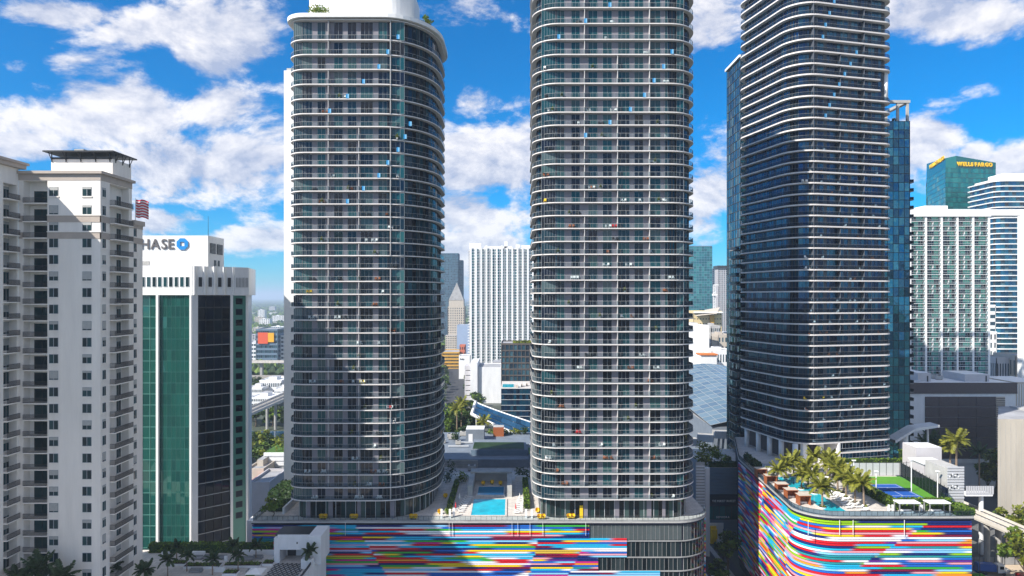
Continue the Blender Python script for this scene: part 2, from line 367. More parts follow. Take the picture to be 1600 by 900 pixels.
def tower(name, label, loc, rz, corners, zs, d, layout, dividers, win_gl, curve_gl, rail, blue, full_glass=False, short=(), short_corners=None, group=None, dv_mat=None, thk=.24):
    dv_mat = dv_mat or M_divider
    th = thing(name, label, 'tower', loc, rz); X0, Y0, Z0 = loc
    out = rounded(corners, 10); wall = inset(out, d); n = len(wall)
    xa = min(p[0] for p in out if p[1] < .01); xb = max(p[0] for p in out if p[1] < .01)
    top = zs[-1] - Z0
    # wall: grey panels on the front, dark backing behind the curved glazing
    b = MB()
    for i in range(n):
        p, q = wall[i], wall[(i+1) % n]; front = abs(p[1]-d) < .02 and abs(q[1]-d) < .02
        b.face([(*p, zs[0]-Z0), (*q, zs[0]-Z0), (*q, top), (*p, top)], M_panel if front and not full_glass else M_dark)
    b.face([(*p, top) for p in wall], M_roof)
    b.build('facade_wall', th, local=True)
    th_s = thk
    def slab_mesh(o, nm):
        b = MB(); b.prism(o, 0, th_s, M_slab, top=M_conc_d); return b.mesh(nm)
    def rail_mesh(o):
        b = MB(); r = inset(o, .10); P = resample(r, 1.5)
        for i in range(len(P)):
            p, q = P[i], P[(i+1) % len(P)]; u, l = unit(p, q)
            b.oquad(p, u, .02, l-.02, 0, .06, 1.08, rail)
            b.obox(p, u, 0, l, -.05, .03, 1.08, 1.125, M_conc_d if rail is G_rail_d else M_conc)
            b.obox(p, u, -.018, .018, -.05, .02, 0, 1.08, M_dark if rail is G_rail_d else M_conc_d)
        return b.mesh('balcony_rail')
    slab = slab_mesh(out, 'balcony_slab'); railm = rail_mesh(out)
    if short_corners: so_ = rounded(short_corners, 10); slab_s = slab_mesh(so_, 'balcony_slab'); rail_s = rail_mesh(so_)
    # curved glazing strips, one mesh per storey height
    GZ = {}
    P = resample(wall, 1.25)
    def glaz(h):
        h = round(h, 2)
        if h not in GZ:
            b = MB()
            for i in range(len(P)):
                p, q = P[i], P[(i+1) % len(P)]; u, l = unit(p, q)
                onfront = abs(p[1]-d) < .02 and abs(q[1]-d) < .02
                if onfront and not full_glass: continue
                if full_glass and onfront and any(x0-.3 < (p[0]+q[0])/2 < x1+.3 for x0, x1 in full_glass): continue
                b.oquad(p, u, 0, l, .03, 0, h, curve_gl)
                b.obox(p, u, -.03, .03, .03, .10, 0, h, M_conc_d if i % 4 == 0 else M_dark)
            GZ[h] = b.mesh('curved_glazing')
        return GZ[h]
    DV = {}
    def div(h):
        h = round(h, 2)
        if h not in DV: b = MB(); b.box(-.065,-d+.12,0, .065,0,h, dv_mat); DV[h] = b.mesh('divider_wall')
        return DV[h]
    bp = MB(); bp.box(-.36,-.05,.1, .02,.05,1.22, M_blue2); bp.box(.021,-.05,.1, .38,.05,1.22, M_blue); bpm = bp.mesh('sky_reflection_panel')  # added rail panels, the sky's reflection put into their blue colours
    nw = 0; rest = MB(); rest_any = False
    for i, z in enumerate(zs):
        zl = z - Z0; sh = i in short
        so_b = put(slab_s if sh else slab, 'balcony_slab', th, (0,0,zl), local=True)
        if i == len(zs)-1: break
        zt = zl + th_s; h = zs[i+1] - z - th_s
        put(rail_s if sh else railm, 'balcony_rail', so_b, (0,0,th_s), local=True)
        put(glaz(h), 'curved_glazing', th, (0,0,zt), local=True)
        if blue and len(zs)-i < 15: put(bpm, 'sky_reflection_panel', th, (blue[(len(zs)-i) % len(blue)], -.02, zt-.1), local=True)
        for j, x in enumerate(dividers):
            if (i*7 + j*3) % 11 and not (j == 1 and i > len(zs)-9): put(div(h), 'divider_wall', th, (x, d-.003, zt), local=True)
        for (x0, x1, lv) in layout:
            wm = window_mesh(x1-x0, h-.22, lv, win_gl)
            if nw < 300: put(wm, 'window', th, (x0, d-.004, zt+.04), local=True); nw += 1
            else:
                rest_any = True; o = len(rest.v)
                rest.v += [(v.co.x+x0, v.co.y+d-.004, v.co.z+zt+.04) for v in wm.vertices]
                for p in wm.polygons: rest.f.append(tuple(o+k for k in p.vertices)); rest.mi.append(rest.m(wm.materials[p.material_index]))
    if rest_any: rest.build('window', th, kind='stuff', local=True)
    return th, out, wall

TD = 171.0
def zs_from(ys, D): return [ZZ(y, D) for y in ys]
def lx(px, x0, D=TD+1.25): return XX(px, D) - x0
# west tower
t1ys = [783.3-20.17*k for k in range(31)] + [155.2,132.2,109,85.8,62.6,31]
lay1 = [(459,472,4),(473,488,3),(496,509,2),(522,536,2),(543,557,2),(563.5,583,3),(591,605,2),(612,632,3)]
T1L = (-37.1, TD, 28.0)
T1, t1out, t1wall = tower('curved_tower', 'dark banded balcony tower with white penthouse box and rooftop trees', T1L, 0,
    [(-19.6,0,4.5,5),(17.7,0,13.5,17),(17.7,36,10,8),(-19.6,36,4,4)], zs_from(t1ys, TD), 1.2,
    [(lx(a,T1L[0]), lx(c,T1L[0]), n) for a, c, n in lay1], [lx(p,T1L[0]) for p in (514.5,562,611)], G_win, G_curve, G_rail,
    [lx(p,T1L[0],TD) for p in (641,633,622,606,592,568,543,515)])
# middle tower
t2ys = [781.8-20.2*k for k in range(31)] + [153.4,130.7,108.9,85.6,62.2,37.3,12.4,-12.5,-37.4,-62,-87]
lay2 = [(846,868,5),(870,882,2),(892.5,906,2),(919,933.5,2),(941.6,956,2),(965.5,983.6,3),(991,1005,2),(1015,1032,2),(1038.7,1043,1),(1057,1068,2)]
T2L = (26.2, TD, 28.0)
T2, t2out, t2wall = tower('curved_tower', 'central dark banded balcony tower rising out of the picture between the two pools decks', T2L, 0,
    [(-21,0,6.5,6.5),(21.1,0,8,8),(21.1,36,8,8),(-21,36,8,8)], zs_from(t2ys, TD), 1.2,
    [(lx(a,T2L[0]), lx(c,T2L[0]), n) for a, c, n in lay2], [lx(p,T2L[0]) for p in (912.7,964,1013.8)], G_win, G_curve, G_rail,
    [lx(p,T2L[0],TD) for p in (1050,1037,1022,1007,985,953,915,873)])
T2['label'] = 'central dark banded balcony tower straight above the glazed podium corner'
# east tower, turned a little, on its own podium
t3ys = [695.4-17.06*k for k in range(36)] + [79,60,40.5,21.5,2.5,-16.5,-35.5,-54.5]
T3D = 205.0; T3L = (85.0, 204.0, 33.5)
z3 = zs_from(t3ys, T3D); sh3 = [i for i, y in enumerate(t3ys) if 108 < y < 138]
T3, t3out, t3wall = tower('curved_tower', 'blue-black balcony tower standing on white columns above the palm pool deck', T3L, rad(14),
    [(0,0,8,8),(35.8,0,4,4.5),(35.8,33,4,4),(0,33,5,5)], z3, 1.5,
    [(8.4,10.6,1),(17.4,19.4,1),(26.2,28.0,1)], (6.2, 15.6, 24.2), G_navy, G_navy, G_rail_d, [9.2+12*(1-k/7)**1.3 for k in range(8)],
    dv_mat=M_navyp, thk=.42, full_glass=[(7.9,8.3),(10.7,11.6),(19.5,20.4)], short=sh3, short_corners=[(0,0,8,8),(30.3,0,.6,.6),(30.3,33,2,2),(0,33,5,5)])
b = MB()
for i in range(len(z3)-1):
    for x0, x1 in ((7.6,8.35),(10.65,11.7),(19.45,20.5)): b.box(x0, 1.40, z3[i]-33.5+.43, x1, 1.6, z3[i+1]-33.5, M_navyp)
b.build('grey_panel', T3, local=True, kind='stuff')
b = MB(); k0 = sh3[0]
b.tube([(33.6,2.2,z3[k0-1]-33.1),(33.6,2.2,z3[sh3[-1]+1]-33.5)], [.85,.85], M_white, 14); b.build('corner_column', T3, local=True, smooth=True)
# west tower: white roof band, penthouse box, plants; white flank slab behind
b = MB(); zr = t1ys[-1]
o1 = rounded([(-20.3,-.8,5,5.5),(18.4,-.8,14.1,17.6),(18.4,36.5,10,8),(-20.3,36.5,4,4)], 12)
zt = ZZ(31, TD) - 28
b.prism(o1, zt+.46, zt+1.45, M_white); b.build('roof_band', T1, local=True)
b = MB(); b.prism(rounded([(-16.2,6,3,3),(10.8,6,7,7),(10.8,28,5,5),(-16.2,28,2,2)],10), zt+1.45, zt+12.5, M_white); b.build('penthouse', T1, local=True)
b = MB(); b.prism(rounded([(-11.5,5.2,1,1),(8.5,5.2,4,4),(8.5,6.4,.1,.1),(-11.5,6.4,.1,.1)],4), zt+1.46, zt+2.5, M_conc); b.build('planter', T1, local=True)
b = MB(); b.box(-69.0,206.5,28, -47,215.5,ZZ(110,206.5), M_white)
b.box(-68.4,207.2,ZZ(110,206.5), -64.5,211,ZZ(110,206.5)+.9, M_conc)
fl = b.build('flank_wall', T1)
fl['label'] = 'plain white slab of wall behind the tower'
# lobby storeys under the two front towers
def lobby(th, L, wall, cols, zc):
    b = MB(); P = resample([(p[0]+L[0], p[1]+L[1]) for p in inset(wall, .9)], 1.25); X0 = L[0]
    for i in range(len(P)):
        p, q = P[i], P[(i+1) % len(P)]; u, l = unit(p, q)
        b.oquad(p, u, 0, l, 0, 28.0, zc, G_lobby); b.obox(p, u, -.05, .05, -.02, .12, 28.0, zc, M_frame if i % 2 else M_dark)
    b.build('lobby_glazing', th)
    for (a, c) in cols:
        b = MB(); b.box(XX(a,173.5), 172.9, 28.0, XX(c,173.5), 174.1, zc, M_panel); b.build('column', th)
lobby(T1, T1L, t1wall, [(480,486),(514,521),(559,564.5),(610,617)], ZZ(783.3,TD)+.01)
lobby(T2, T2L, t2wall, [(911,918),(960,967),(1010,1017),(1034,1039)], ZZ(781.8,TD)+.01)
b = MB(); b.box(XX(905.5,173.2),172.7,28.02, XX(910.5,173.2),173.0,31.2, M_yel); b.build('entrance_panel', T2, label='bright yellow entrance panel')
# under the east tower: white columns, recessed core, two lower storeys on the right half
b = MB()
for (x, y) in ((1.2,2.2),(.9,8.5),(.9,14.5),(.9,20.5),(1.2,27.5)):
    c = MB(); c.tube([(x,y,0),(x,y,z3[0]-33.5)], [.8,.8], M_white2, 14); c.build('column', T3, local=True, smooth=True)
for x in (4.6, 10.4):
    c = MB(); c.box(x-.7,2.0,0, x+.7,3.4,z3[0]-33.5, M_white); c.build('column', T3, local=True)
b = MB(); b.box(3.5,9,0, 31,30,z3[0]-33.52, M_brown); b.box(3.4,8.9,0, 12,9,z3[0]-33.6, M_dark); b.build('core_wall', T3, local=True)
so_ = rounded([(14.8,0,.2,.2),(35.8,0,4,4.5),(35.8,30,4,4),(14.8,30,.2,.2)], 8)
for k, y in enumerate((712.3, 728.0)):
    z = ZZ(y, T3D) - 33.5
    c = MB(); c.prism(so_, z, z+.44, M_slab); c.build('balcony_slab', T3, local=True)
    c = MB(); Pn = resample(inset(so_, .1), 1.5)
    Wn = resample(inset(so_, 1.5), 1.3); hh = (z3[0]-33.5 if k == 0 else ZZ(712.3,T3D)-33.5) - z - .44
    for i in range(len(Pn)):
        p, q = Pn[i], Pn[(i+1) % len(Pn)]; u, l = unit(p, q); c.oquad(p, u, .02, l-.02, 0, z+.5, z+1.5, G_rail_d); c.obox(p, u, 0, l, -.05, .03, z+1.5, z+1.56, M_frame)
    c.build('balcony_rail', T3, local=True); c = MB()
    for i in range(len(Wn)):
        p, q = Wn[i], Wn[(i+1) % len(Wn)]; u, l = unit(p, q); c.oquad(p, u, 0, l, 0, z+.44, z+.44+hh, G_navy); c.obox(p, u, -.04, .04, 0, .08, z+.44, z+.44+hh, M_frame)
    c.build('curved_glazing', T3, local=True)
c = MB(); c.box(14.6,-.1,0, 15.3,8,z3[0]-33.52, M_white); c.build('end_wall', T3, local=True)

# ------------------------------------------------------------------ the two podiums with their painted fin facades
PAL = dict(w=(.80,.74,.77),W=(.82,.82,.84),r=(.62,.012,.025),d=(.20,.008,.045),o=(.82,.30,.03),y=(.86,.60,.015),g=(.045,.40,.06),l=(.28,.52,.015),
           c=(.02,.44,.70),s=(.24,.56,.84),b=(.018,.13,.52),n=(.012,.025,.15),p=(.13,.03,.27),m=(.58,.025,.24),k=(.78,.33,.38),t=(.02,.27,.30),v=(.46,.42,.70),a=(.66,.44,.06))
def paint_material():
    m = bpy.data.materials.new('fin_paint'); m.use_nodes = True; b = m.node_tree.nodes['Principled BSDF']
    a = m.node_tree.nodes.new('ShaderNodeVertexColor'); a.layer_name = 'paint'; m.node_tree.links.new(a.outputs[0], b.inputs['Base Color'])
    b.inputs['Roughness'].default_value = .45; b.inputs['Specular IOR Level'].default_value = .3; return m
M_paintfin = paint_material(); M_back = mat('fin_backing', (.012,.014,.03), .8, .1, 1)
def make_row(rng, s0, s1, bag, mean):
    out = []; s = s0 - rng.uniform(0, mean)
    while s < s1 + mean: out.append((s, PAL[rng.choice(bag)])); s += rng.uniform(.35, 1.9)*mean
    return out
def row_colour(row, s, blend):
    for i in range(len(row)-1):
        if s < row[i+1][0]:
            c0, c1 = row[i][1], row[i+1][1]; t = max(0, min(1, 1-(row[i+1][0]-s)/blend)); t = t*t*(3-2*t)
            return tuple(a+(b_-a)*t for a, b_ in zip(c0, c1))
    return row[-1][1]
def fin(parent, pts, nrm, S_, z, h, depth, s0, s1, colour):
    b = MB(); b.cols = []; k = b.m(M_paintfin); i0 = None
    ids = [i for i in range(len(pts)) if s0-1e-3 <= S_[i] <= s1+1e-3]
    if len(ids) < 2: return
    for j, i in enumerate(ids):
        p, n = pts[i], nrm[i]; c = (*colour(S_[i]), 1)
        for (o, zz) in ((0,z),(depth,z),(depth,z+h),(0,z+h)): b.v.append((p[0]+n[0]*o, p[1]+n[1]*o, zz)); b.cols.append(c)
        if j:
            a = (j-1)*4
            for q in range(3): b.f.append((a+q, a+4+q, a+5+q, a+1+q)); b.mi.append(k)
    for e in (0, (len(ids)-1)*4): b.f.append((e, e+1, e+2, e+3)); b.mi.append(k)
    b.build('fin', parent)
def path_normals(pts):
    S_ = [0]; N = []
    for i in range(1, len(pts)): S_.append(S_[-1]+math.hypot(pts[i][0]-pts[i-1][0], pts[i][1]-pts[i-1][1]))
    for i in range(len(pts)):
        a = pts[max(0,i-1)]; c = pts[min(len(pts)-1,i+1)]; u, l = unit(a, c); N.append((u[1], -u[0]))
    return S_, N

# long podium under the west and middle towers
POD = thing('art_podium', 'long low podium wrapped in multicoloured stripes under the two front towers', 'building', (-8,190,0))
PY = 170.0; DZ = 28.0
pout = rounded([(-64.9,PY,0,0),(50.6,PY,9.5,9.5),(50.6,218,0,0),(-64.9,218,0,0)], 12)
b = MB(); b.prism(inset(pout,.5), 0, DZ-.6, M_back); b.build('wall', POD)
b = MB(); b.prism(pout, DZ-.6, DZ-.301, M_back); b.prism(pout, DZ-.3, DZ, M_conc, top=M_stone); b.build('deck', POD)
ppath = resample([(-64.9,218),(-64.9,PY)] + [p for p in pout if p[0] > -60 and p[1] < 217] + [(50.6,200)], .55, closed=False)
ppath = [p for p in inset(ppath+[(0,210)], .42)[:-1]]
pS, pN = path_normals(ppath)
s_front0 = next(s for s, p in zip(pS, ppath) if p[1] < PY+1.0)
def s_px(px):   # run along the front for a point seen at px
    X = XX(px, PY); return next((s for s, p in zip(pS, ppath) if p[1] < PY+9 and p[0] >= X), pS[-1])
s_arc_end = next(s for s, p in zip(pS, ppath) if p[0] > 49.5)
pitch = .475; nrow = int((DZ-.75-3)/pitch)
rb = random.Random(12)
BAGS = ['wnrycbsdgk','wWrrynbcsg','nywkrbWptg','sdccbgryWn','wnkrdaync','nbcwrmyW','wWwrogcyb','vnsdrbnka']
rows1 = []
for r in range(nrow):
    z = DZ-.75-(r+1)*pitch; y = HY+(HC-z)*FPX/PY
    diag = sorted([s_px(555+(y-828)*.62), s_px(836-(y-848)*.25 if y > 845 else 2000), s_px(905-(y-860)*.5 if y > 858 else 2000)])
    regs = []
    for q in range(4):
        bag = rb.choice(BAGS) if q else rb.choice(['bcntgvsl','cbnvatg','nbcsmrtl','bcvtknr','lnbcams'])
        regs.append(make_row(rb, 0, pS[-1], bag, rb.choice([8,12,17])))
    end = s_px(919) if y < 843 else s_px(977) if y < 871 else s_px(934) if y < 892.5 else s_px(1028)
    def colour(s, regs=regs, diag=diag): return row_colour(regs[sum(s > d_ for d_ in diag)], s, 2.4)
    fin(POD, ppath, pN, pS, z, pitch-.14, .38, 0, end, colour)
    fin(POD, ppath, pN, pS, z, pitch-.10, .38, s_arc_end, pS[-1], colour)
    if r > nrow-16 and False: pass
# glazed corner: floor bands, grey louvre panels above, shop panes below
bands = [DZ-.7, ZZ(846,PY), ZZ(871.5,PY), ZZ(893,PY), ZZ(917,PY), ZZ(941,PY), 3.2]
starts = [919, 977.5, 934.5, 1028.5, 1028.5, 1028.5]
def run(s): 
    i = next(i for i in range(len(pS)) if pS[i] >= s-1e-6); return ppath[i], (-pN[i][1], pN[i][0])
lm = MB(); M_louv = mat('grey_louvre', (.075,.09,.092), .5, .06, 2, island=.12)
pane_cache = {}
def pane(h, mt, nm):
    key = (round(h,2), nm)
    if key not in pane_cache:
        b = MB(); b.box(0,-.12,0, .06,.06,h, M_conc_d); b.face([(.07,0,0),(1.1,0,0),(1.1,0,h),(.07,0,h)], mt)
        if nm == 'louvre_panel':
            b.box(.09,-.05,.12, 1.08,-.01,h-.55, mt)
            b.box(.09,-.05,h-.45, 1.08,-.01,h-.1, mt)
        pane_cache[key] = b.mesh(nm)
    return pane_cache[key]
for k in range(6):
    z1, z0 = bands[k], bands[k+1]
    b = MB(); s = s_px(starts[k]); ids = [i for i in range(len(pS)) if s <= pS[i] <= s_arc_end]
    for a, c in zip(ids, ids[1:]):
        u, l = unit(ppath[a], ppath[c]); b.obox(ppath[a], u, 0, l, -.2, .30, z0-.12, z0+.10, M_conc_d)
    b.build('floor_band', POD)
    while s < s_arc_end - .4:
        p, u = run(s); lou = k == 0 and p[0] < XX(1075, 173)
        put(pane(z1-z0-.36, M_louv if lou else G_shop, 'louvre_panel' if lou else 'shop_pane'), 'louvre_panel' if lou else 'shop_pane', POD, (p[0],p[1],z0+.18), math.atan2(u[1],u[0]))
        s += 1.1
# thin light rods on the fins
for px in (540,702,707,800,809,828,848,915):
    b = MB(); x = XX(px,PY); b.box(x-.03,PY-.35,ZZ(836,PY), x+.03,PY-.2,ZZ(816,PY), M_white); b.build('light_rod', POD)
def balustrade(parent, pts, z, h, step=1.3, gl=None, base=.35):
    b = MB(); P = resample(pts, step, closed=False)
    for p, q in zip(P, P[1:]):
        u, l = unit(p, q)
        b.oquad(p, u, .03, l-.03, -.1, z+base, z+h, gl or G_rail); b.obox(p, u, 0, l, -.14, -.06, z+h, z+h+.06, M_dark); b.obox(p, u, -.03, .03, -.13, -.07, z+.01, z+h, M_dark)
        b.obox(p, u, 0, l, -.3, -.02, z+.01, z+base, M_conc_d)
    return b.build('balustrade', parent)
balustrade(POD, [(-64.7,216),(-64.7,PY+.2)] + [p for p in pout if p[0] > -60 and p[1] < 217], DZ, 1.35)

# podium of the east tower
POE = thing('art_podium', 'corner podium in rainbow stripes carrying the palm trees and tennis court', 'building', (88,190,0))
EZ = 33.5; EY = 156.6
eout = rounded([(66.3,EY,8,9),(106.0,EY,0,0),(112,246,0,0),(80,246,0,0),(70.6,213,0,0)], 12)
b = MB(); b.prism(inset(eout,.5), 0, EZ-.7, M_back); b.build('wall', POE)
b = MB(); b.prism(eout, EZ-.7, EZ-.301, M_back); b.prism(eout, EZ-.3, EZ, M_conc, top=M_stone); b.build('deck', POE)
epts = [(70.6,213)] + [p for p in eout if p[1] < 200]; 
k_ = max(range(len(epts)), key=lambda i: epts[i][0]); epts = epts[:k_+1]
epath = inset(resample(epts, .5, closed=False)+[(90,240)], .42)[:-1]; eS, eN = path_normals(epath); epath[0] = (70.95,212.9)
s_c0 = next(s for s, p in zip(eS, epath) if p[1] < EY+8); s_c1 = next(s for s, p in zip(eS, epath) if p[1] < EY+1.0)
re_ = random.Random(5); pe = .53
EB = ['wrWybcnsk','wkvrWbcyon','rrwkWbsdp','ywcbgtnW','wksrWnb','gltcwbryn','oWykbns','swcbWrmv']
EL = ['rkvbcynmw','cbnrylgo','vkrwbndm','mrbcyogw']
for r in range(int((EZ-.8-3)/pe)):
    z = EZ-.8-(r+1)*pe; y = HY+(HC-z)*FPX/EY
    regs = [make_row(re_, 0, eS[-1], re_.choice(EL), 4.2), make_row(re_, 0, eS[-1], re_.choice(EL), 5.5), make_row(re_, 0, eS[-1], re_.choice(EB), re_.choice([9,13,18])), make_row(re_, 0, eS[-1], re_.choice(EB), re_.choice([8,12,16]))]
    depth = EZ - z
    d_ = [s_c0-22-depth*.3, s_c0-1-depth*.75+6 if depth < 14 else s_c0-4+(depth-14)*.5, s_c1+ (26-depth*1.6 if depth < 12 else 3+(depth-12)*1.2)]
    def colour(s, regs=regs, d_=d_): return row_colour(regs[sum(s > q for q in d_)], s, 2.2)
    fin(POE, epath, eN, eS, z, pe-.16, .38, 0, eS[-1], colour)
balustrade(POE, [(79.8,245.5),(70.7,213)] + [p for p in eout if p[1] < 200][:k_], EZ, 1.3, gl=G_rail_d, base=.2)
for px in (1262,1311,1332,1412):
    b = MB(); x = XX(px,EY); b.box(x-.03,EY-.35,ZZ(835,EY), x+.03,EY-.2,ZZ(812,EY), M_white); b.build('light_rod', POE)
# ------------------------------------------------------------------ generic facades
def facade(b, A, B, z0, z1, nu, nv, fr, gl, wu=.25, wv=.3, dep=.25, proud=0.0, off=0.0, glrow=None):
    """pier-and-spandrel wall from A to B (left to right seen from outside): recessed panes, real piers and spandrels.
    wu, wv = share of a bay taken by pier / spandrel"""
    u, l = unit(A, B); du = l/nu; dv = (z1-z0)/nv
    for i in range(nu):
        for j in range(nv):
            g = gl if not callable(gl) else gl(i, j)
            b.oquad(A, u, i*du+.0, (i+1)*du, off-dep, z0+j*dv, z0+(j+1)*dv, g)
    if wu > 0:
        for i in range(nu+1):
            a = max(0, i*du-wu*du/2); c = min(l, i*du+wu*du/2); b.obox(A, u, a, c, off-dep-.05, off+proud, z0, z1, fr)
    if wv > 0:
        for j in range(nv+1):
            a = max(z0, z0+j*dv-wv*dv/2); c = min(z1, z0+j*dv+wv*dv/2); b.obox(A, u, 0, l, off-dep-.05, off-.003, a, c, fr)
def block(name, label, cat, x0, x1, y0, y1, z1, wallm, gl=None, nu=6, nv=6, wu=.4, wv=.4, dep=.25, sides=True, group=None, roof=None, z0=0, parapet=.8, plant=True, rz=0, dside=None):
    """a box building: wall, windows (joined when far too small to pick apart), roof with parapet and plant"""
    cx, cy = (x0+x1)/2, (y0+y1)/2; t = thing(name, label, cat, (cx, cy, 0), 0, group)
    w = MB(); w.box(x0+dep+.1, y0+dep+.1, z0, x1-dep-.1, y1-.1, z1, wallm, top=roof or M_roof)
    if not gl: w = MB(); w.box(x0, y0, z0, x1, y1, z1, wallm, top=roof or M_roof)
    w.build('wall', t)
    if gl:
        f = MB(); facade(f, (x0,y0), (x1,y0), z0, z1, nu, nv, wallm, gl, wu, wv, dep)
        nd = max(1, round(nu*(y1-y0)/(x1-x0)))
        if sides:
            facade(f, (x0,y1), (x0,y0), z0, z1, nd, nv, wallm, gl, wu, wv, dep); facade(f, (x1,y0), (x1,y1), z0, z1, nd, nv, wallm, gl, wu, wv, dep)
        f.build('facade', t, kind='stuff')
    p = MB()
    for (a, c, d, e) in ((x0,y0,x1,y0+.4),(x0,y1-.4,x1,y1),(x0,y0+.4,x0+.4,y1-.4),(x1-.4,y0+.4,x1,y1-.4)): p.box(a, c, z1+.003, d, e, z1+parapet, wallm)
    p.build('parapet', t)
    if plant:
        q = MB(); w_, d_ = x1-x0, y1-y0
        q.box(x0+w_*.25, y0+d_*.35, z1+.004, x0+w_*.6, y0+d_*.75, z1+2.6, wallm, top=M_roof); q.build('roof_plant', t)
    if rz: t.rotation_euler = (0,0,rz)
    return t

# ------------------------------------------------------------------ cream condominium tower, left
CY = 137.5; CXR = -82.9; CXW = -99.4
CON = thing('condo_tower', 'cream condominium tower with taupe bands and small square windows', 'tower', (-98, 130, 0))
def cz(y): return ZZ(y, CY)
ztop = 109.0; zbase = 20.0
floors = [299.5] + [328 + 25.85*i for i in range(23)]
bx0, bx1 = XX(36.5, CY), XX(74, CY)                    # balcony recess on the front
by0, by1 = 140.7, 147.7                                 # balcony recess on the right face
LY = 148.9
b = MB()
b.box(bx1, CY, zbase, CXR, LY+.1, ztop, M_cream, top=M_roof)
b.face([(CXR+.001,CY,zbase)]*3, M_cream) if False else None
b = MB()
b.box(bx1, CY, zbase, CXR, by0, ztop, M_cream, top=M_roof)
b.box(bx1, by0, zbase, CXR-1.6, by1, ztop, M_cream, top=M_roof)
b.box(bx1, by1, zbase, CXR, LY, ztop, M_cream, top=M_roof)
b.box(CXR-1.6, by0, cz(299.5)+2.2, CXR, by1, ztop, M_cream, top=M_roof)
b.box(CXW, CY+1.9, zbase, bx1, LY, ztop, M_cream, top=M_roof)
b.box(bx0, CY, cz(299.5)+2.2, bx1, CY+1.9, ztop, M_cream, top=M_roof)
b.box(CXW, CY, zbase, bx0, CY+1.9, ztop, M_cream, top=M_roof)
b.box(-97, LY, zbase, CXR, 153.2, ZZ(352,151), M_cream, top=M_roof)
b.build('wall', CON)
b = MB(); WX = -99.4
b.box(-126, 99, zbase, WX-1.6, CY-.02, 111.0-1.2, M_cream, top=M_roof)
b.box(WX-1.6, 99, zbase, WX, 133.4, 111.0-1.2, M_cream, top=M_roof)
b.box(WX-1.6, 137.0, zbase, WX, CY-.02, 111.0-1.2, M_cream, top=M_roof)
b.box(WX-1.6, 133.4, cz(299.5)+1.2, WX, 137.0, 111.0-1.2, M_cream, top=M_roof); b.build('wing', CON)
# cornices, friezes and bands
def ring(x0, y0, x1, y1, za, zb, o, m, nm, lab=None):
    b = MB(); b.box(x0-o, y0-o, za, x1+o, y1+o, zb, m); b.build(nm, CON, label=lab)
b = MB(); b.box(bx0-1.2, CY-.06, ztop-1.5, CXR+.06, LY+.06, ztop-.2, M_cream2); b.box(CXW-.2, CY-.55, ztop-.2, CXR+.55, LY+.5, ztop+.35, M_cream2)
b.build('cornice', CON)
b = MB(); b.box(-126.5, 98.5, 109.8, WX+.9, CY+1.0, 111.0, M_cream2); b.box(-126.7, 98.3, 110.6, WX+1.25, CY+1.4, 111.1, M_cream2); b.build('cornice', CON)
b = MB(); b.box(-97.05, LY+.55, ZZ(352,151)-.05, CXR+.35, 153.6, ZZ(345,151), M_cream2); b.build('cornice', CON)
for (ya, yb) in ((347.0,337.0),(372.8,363.0)):
    b = MB()
    for (x0, x1) in ((bx1+.01, CXR+.10),):
        b.box(x0, CY-.10, cz(ya), x1, CY+.05, cz(yb), M_cream2); b.box(CXR-.05, CY-.1, cz(ya), CXR+.1, by0-.02, cz(yb), M_cream2)
        b.box(CXR-.05, by1+.02, cz(ya), CXR+.1, 153.2, cz(yb), M_cream2); b.box(CXW+.1, CY-.1, cz(ya), bx0-.02, CY+.05, cz(yb), M_cream2)
        b.box(x0, CY-.22, cz(yb), x1+.12, CY+.05, cz(yb)+.22, M_cream)
    b.build('band', CON)
PN = {}; BL = {}; M_screenw = mat('window_blind', (.42,.42,.40), .8, .1, 2)
def cwin(me, loc, rz=0):
    key = next(k for k, v in WIN.items() if v is me); f = put(me, 'window', CON, loc, rz)
    if isinstance(PN[key], MB): PN[key] = PN[key].mesh('pane'); BL[key] = BL[key].mesh('blind')
    put(PN[key], 'pane', f, (0,0,0), local=True)
    if R.random() < .45:
        s_ = R.choice((.35,.6,1,1.6)); q = put(BL[key], 'blind', f, (0,0,0), local=True); zz = [v.co.z for v in BL[key].vertices]; t_ = max(zz); s_ = min(s_, t_/(t_-min(zz))*.95); q.scale = (1,1,s_); q.location.z = t_*(1-s_)
def swin(w, h, leaves, key):
    if key not in WIN:
        b = MB(); t = .06
        b.box(-w/2,-.05,0, w/2,-.0,h, M_wframe)
        for k in range(leaves):
            a = -w/2+w*k/leaves+.06; c = -w/2+w*(k+1)/leaves-.06
            PN.setdefault(key, MB()).face([(a,-.06,.06),(c,-.06,.06),(c,-.06,h-.06),(a,-.06,h-.06)], G_condo)
        BL.setdefault(key, MB()).box(-w/2+.08,-.075,h*.45, w/2-.08,-.062,h-.08, M_screenw)
        b.box(-w/2-.14,-.16,-.22, w/2+.14,.0,0, M_cream)
        WIN[key] = b.mesh('window')
    return WIN[key]
w1 = swin(1.85,1.85,2,'c1'); w2 = swin(1.15,1.9,2,'c2'); w3 = swin(1.6,2.4,2,'c3')
def rail_part(parent, A, B, z, h=1.05):
    u, l = unit(A, B); b = MB()
    b.obox(A, u, 0, l, -.04, .04, z+h-.05, z+h, M_dark); b.obox(A, u, 0, l, -.03, .03, z+.08, z+.13, M_dark)
    n = max(2, int(l/.15))
    for i in range(n+1): b.obox(A, u, l*i/n-.022, l*i/n+.022, -.02, .02, z, z+h-.05, M_dark)
    return b
b = MB(); b.face([(0,0,0),(3.1,0,0),(3.1,0,2.6),(0,0,2.6)], G_condo); b.box(-.06,-.05,0, 0,.0,2.65, M_dark); b.box(3.1,-.05,0, 3.16,0,2.65, M_dark); b.box(1.5,-.04,0, 1.57,0,2.6, M_dark); door = b.mesh('balcony_door')
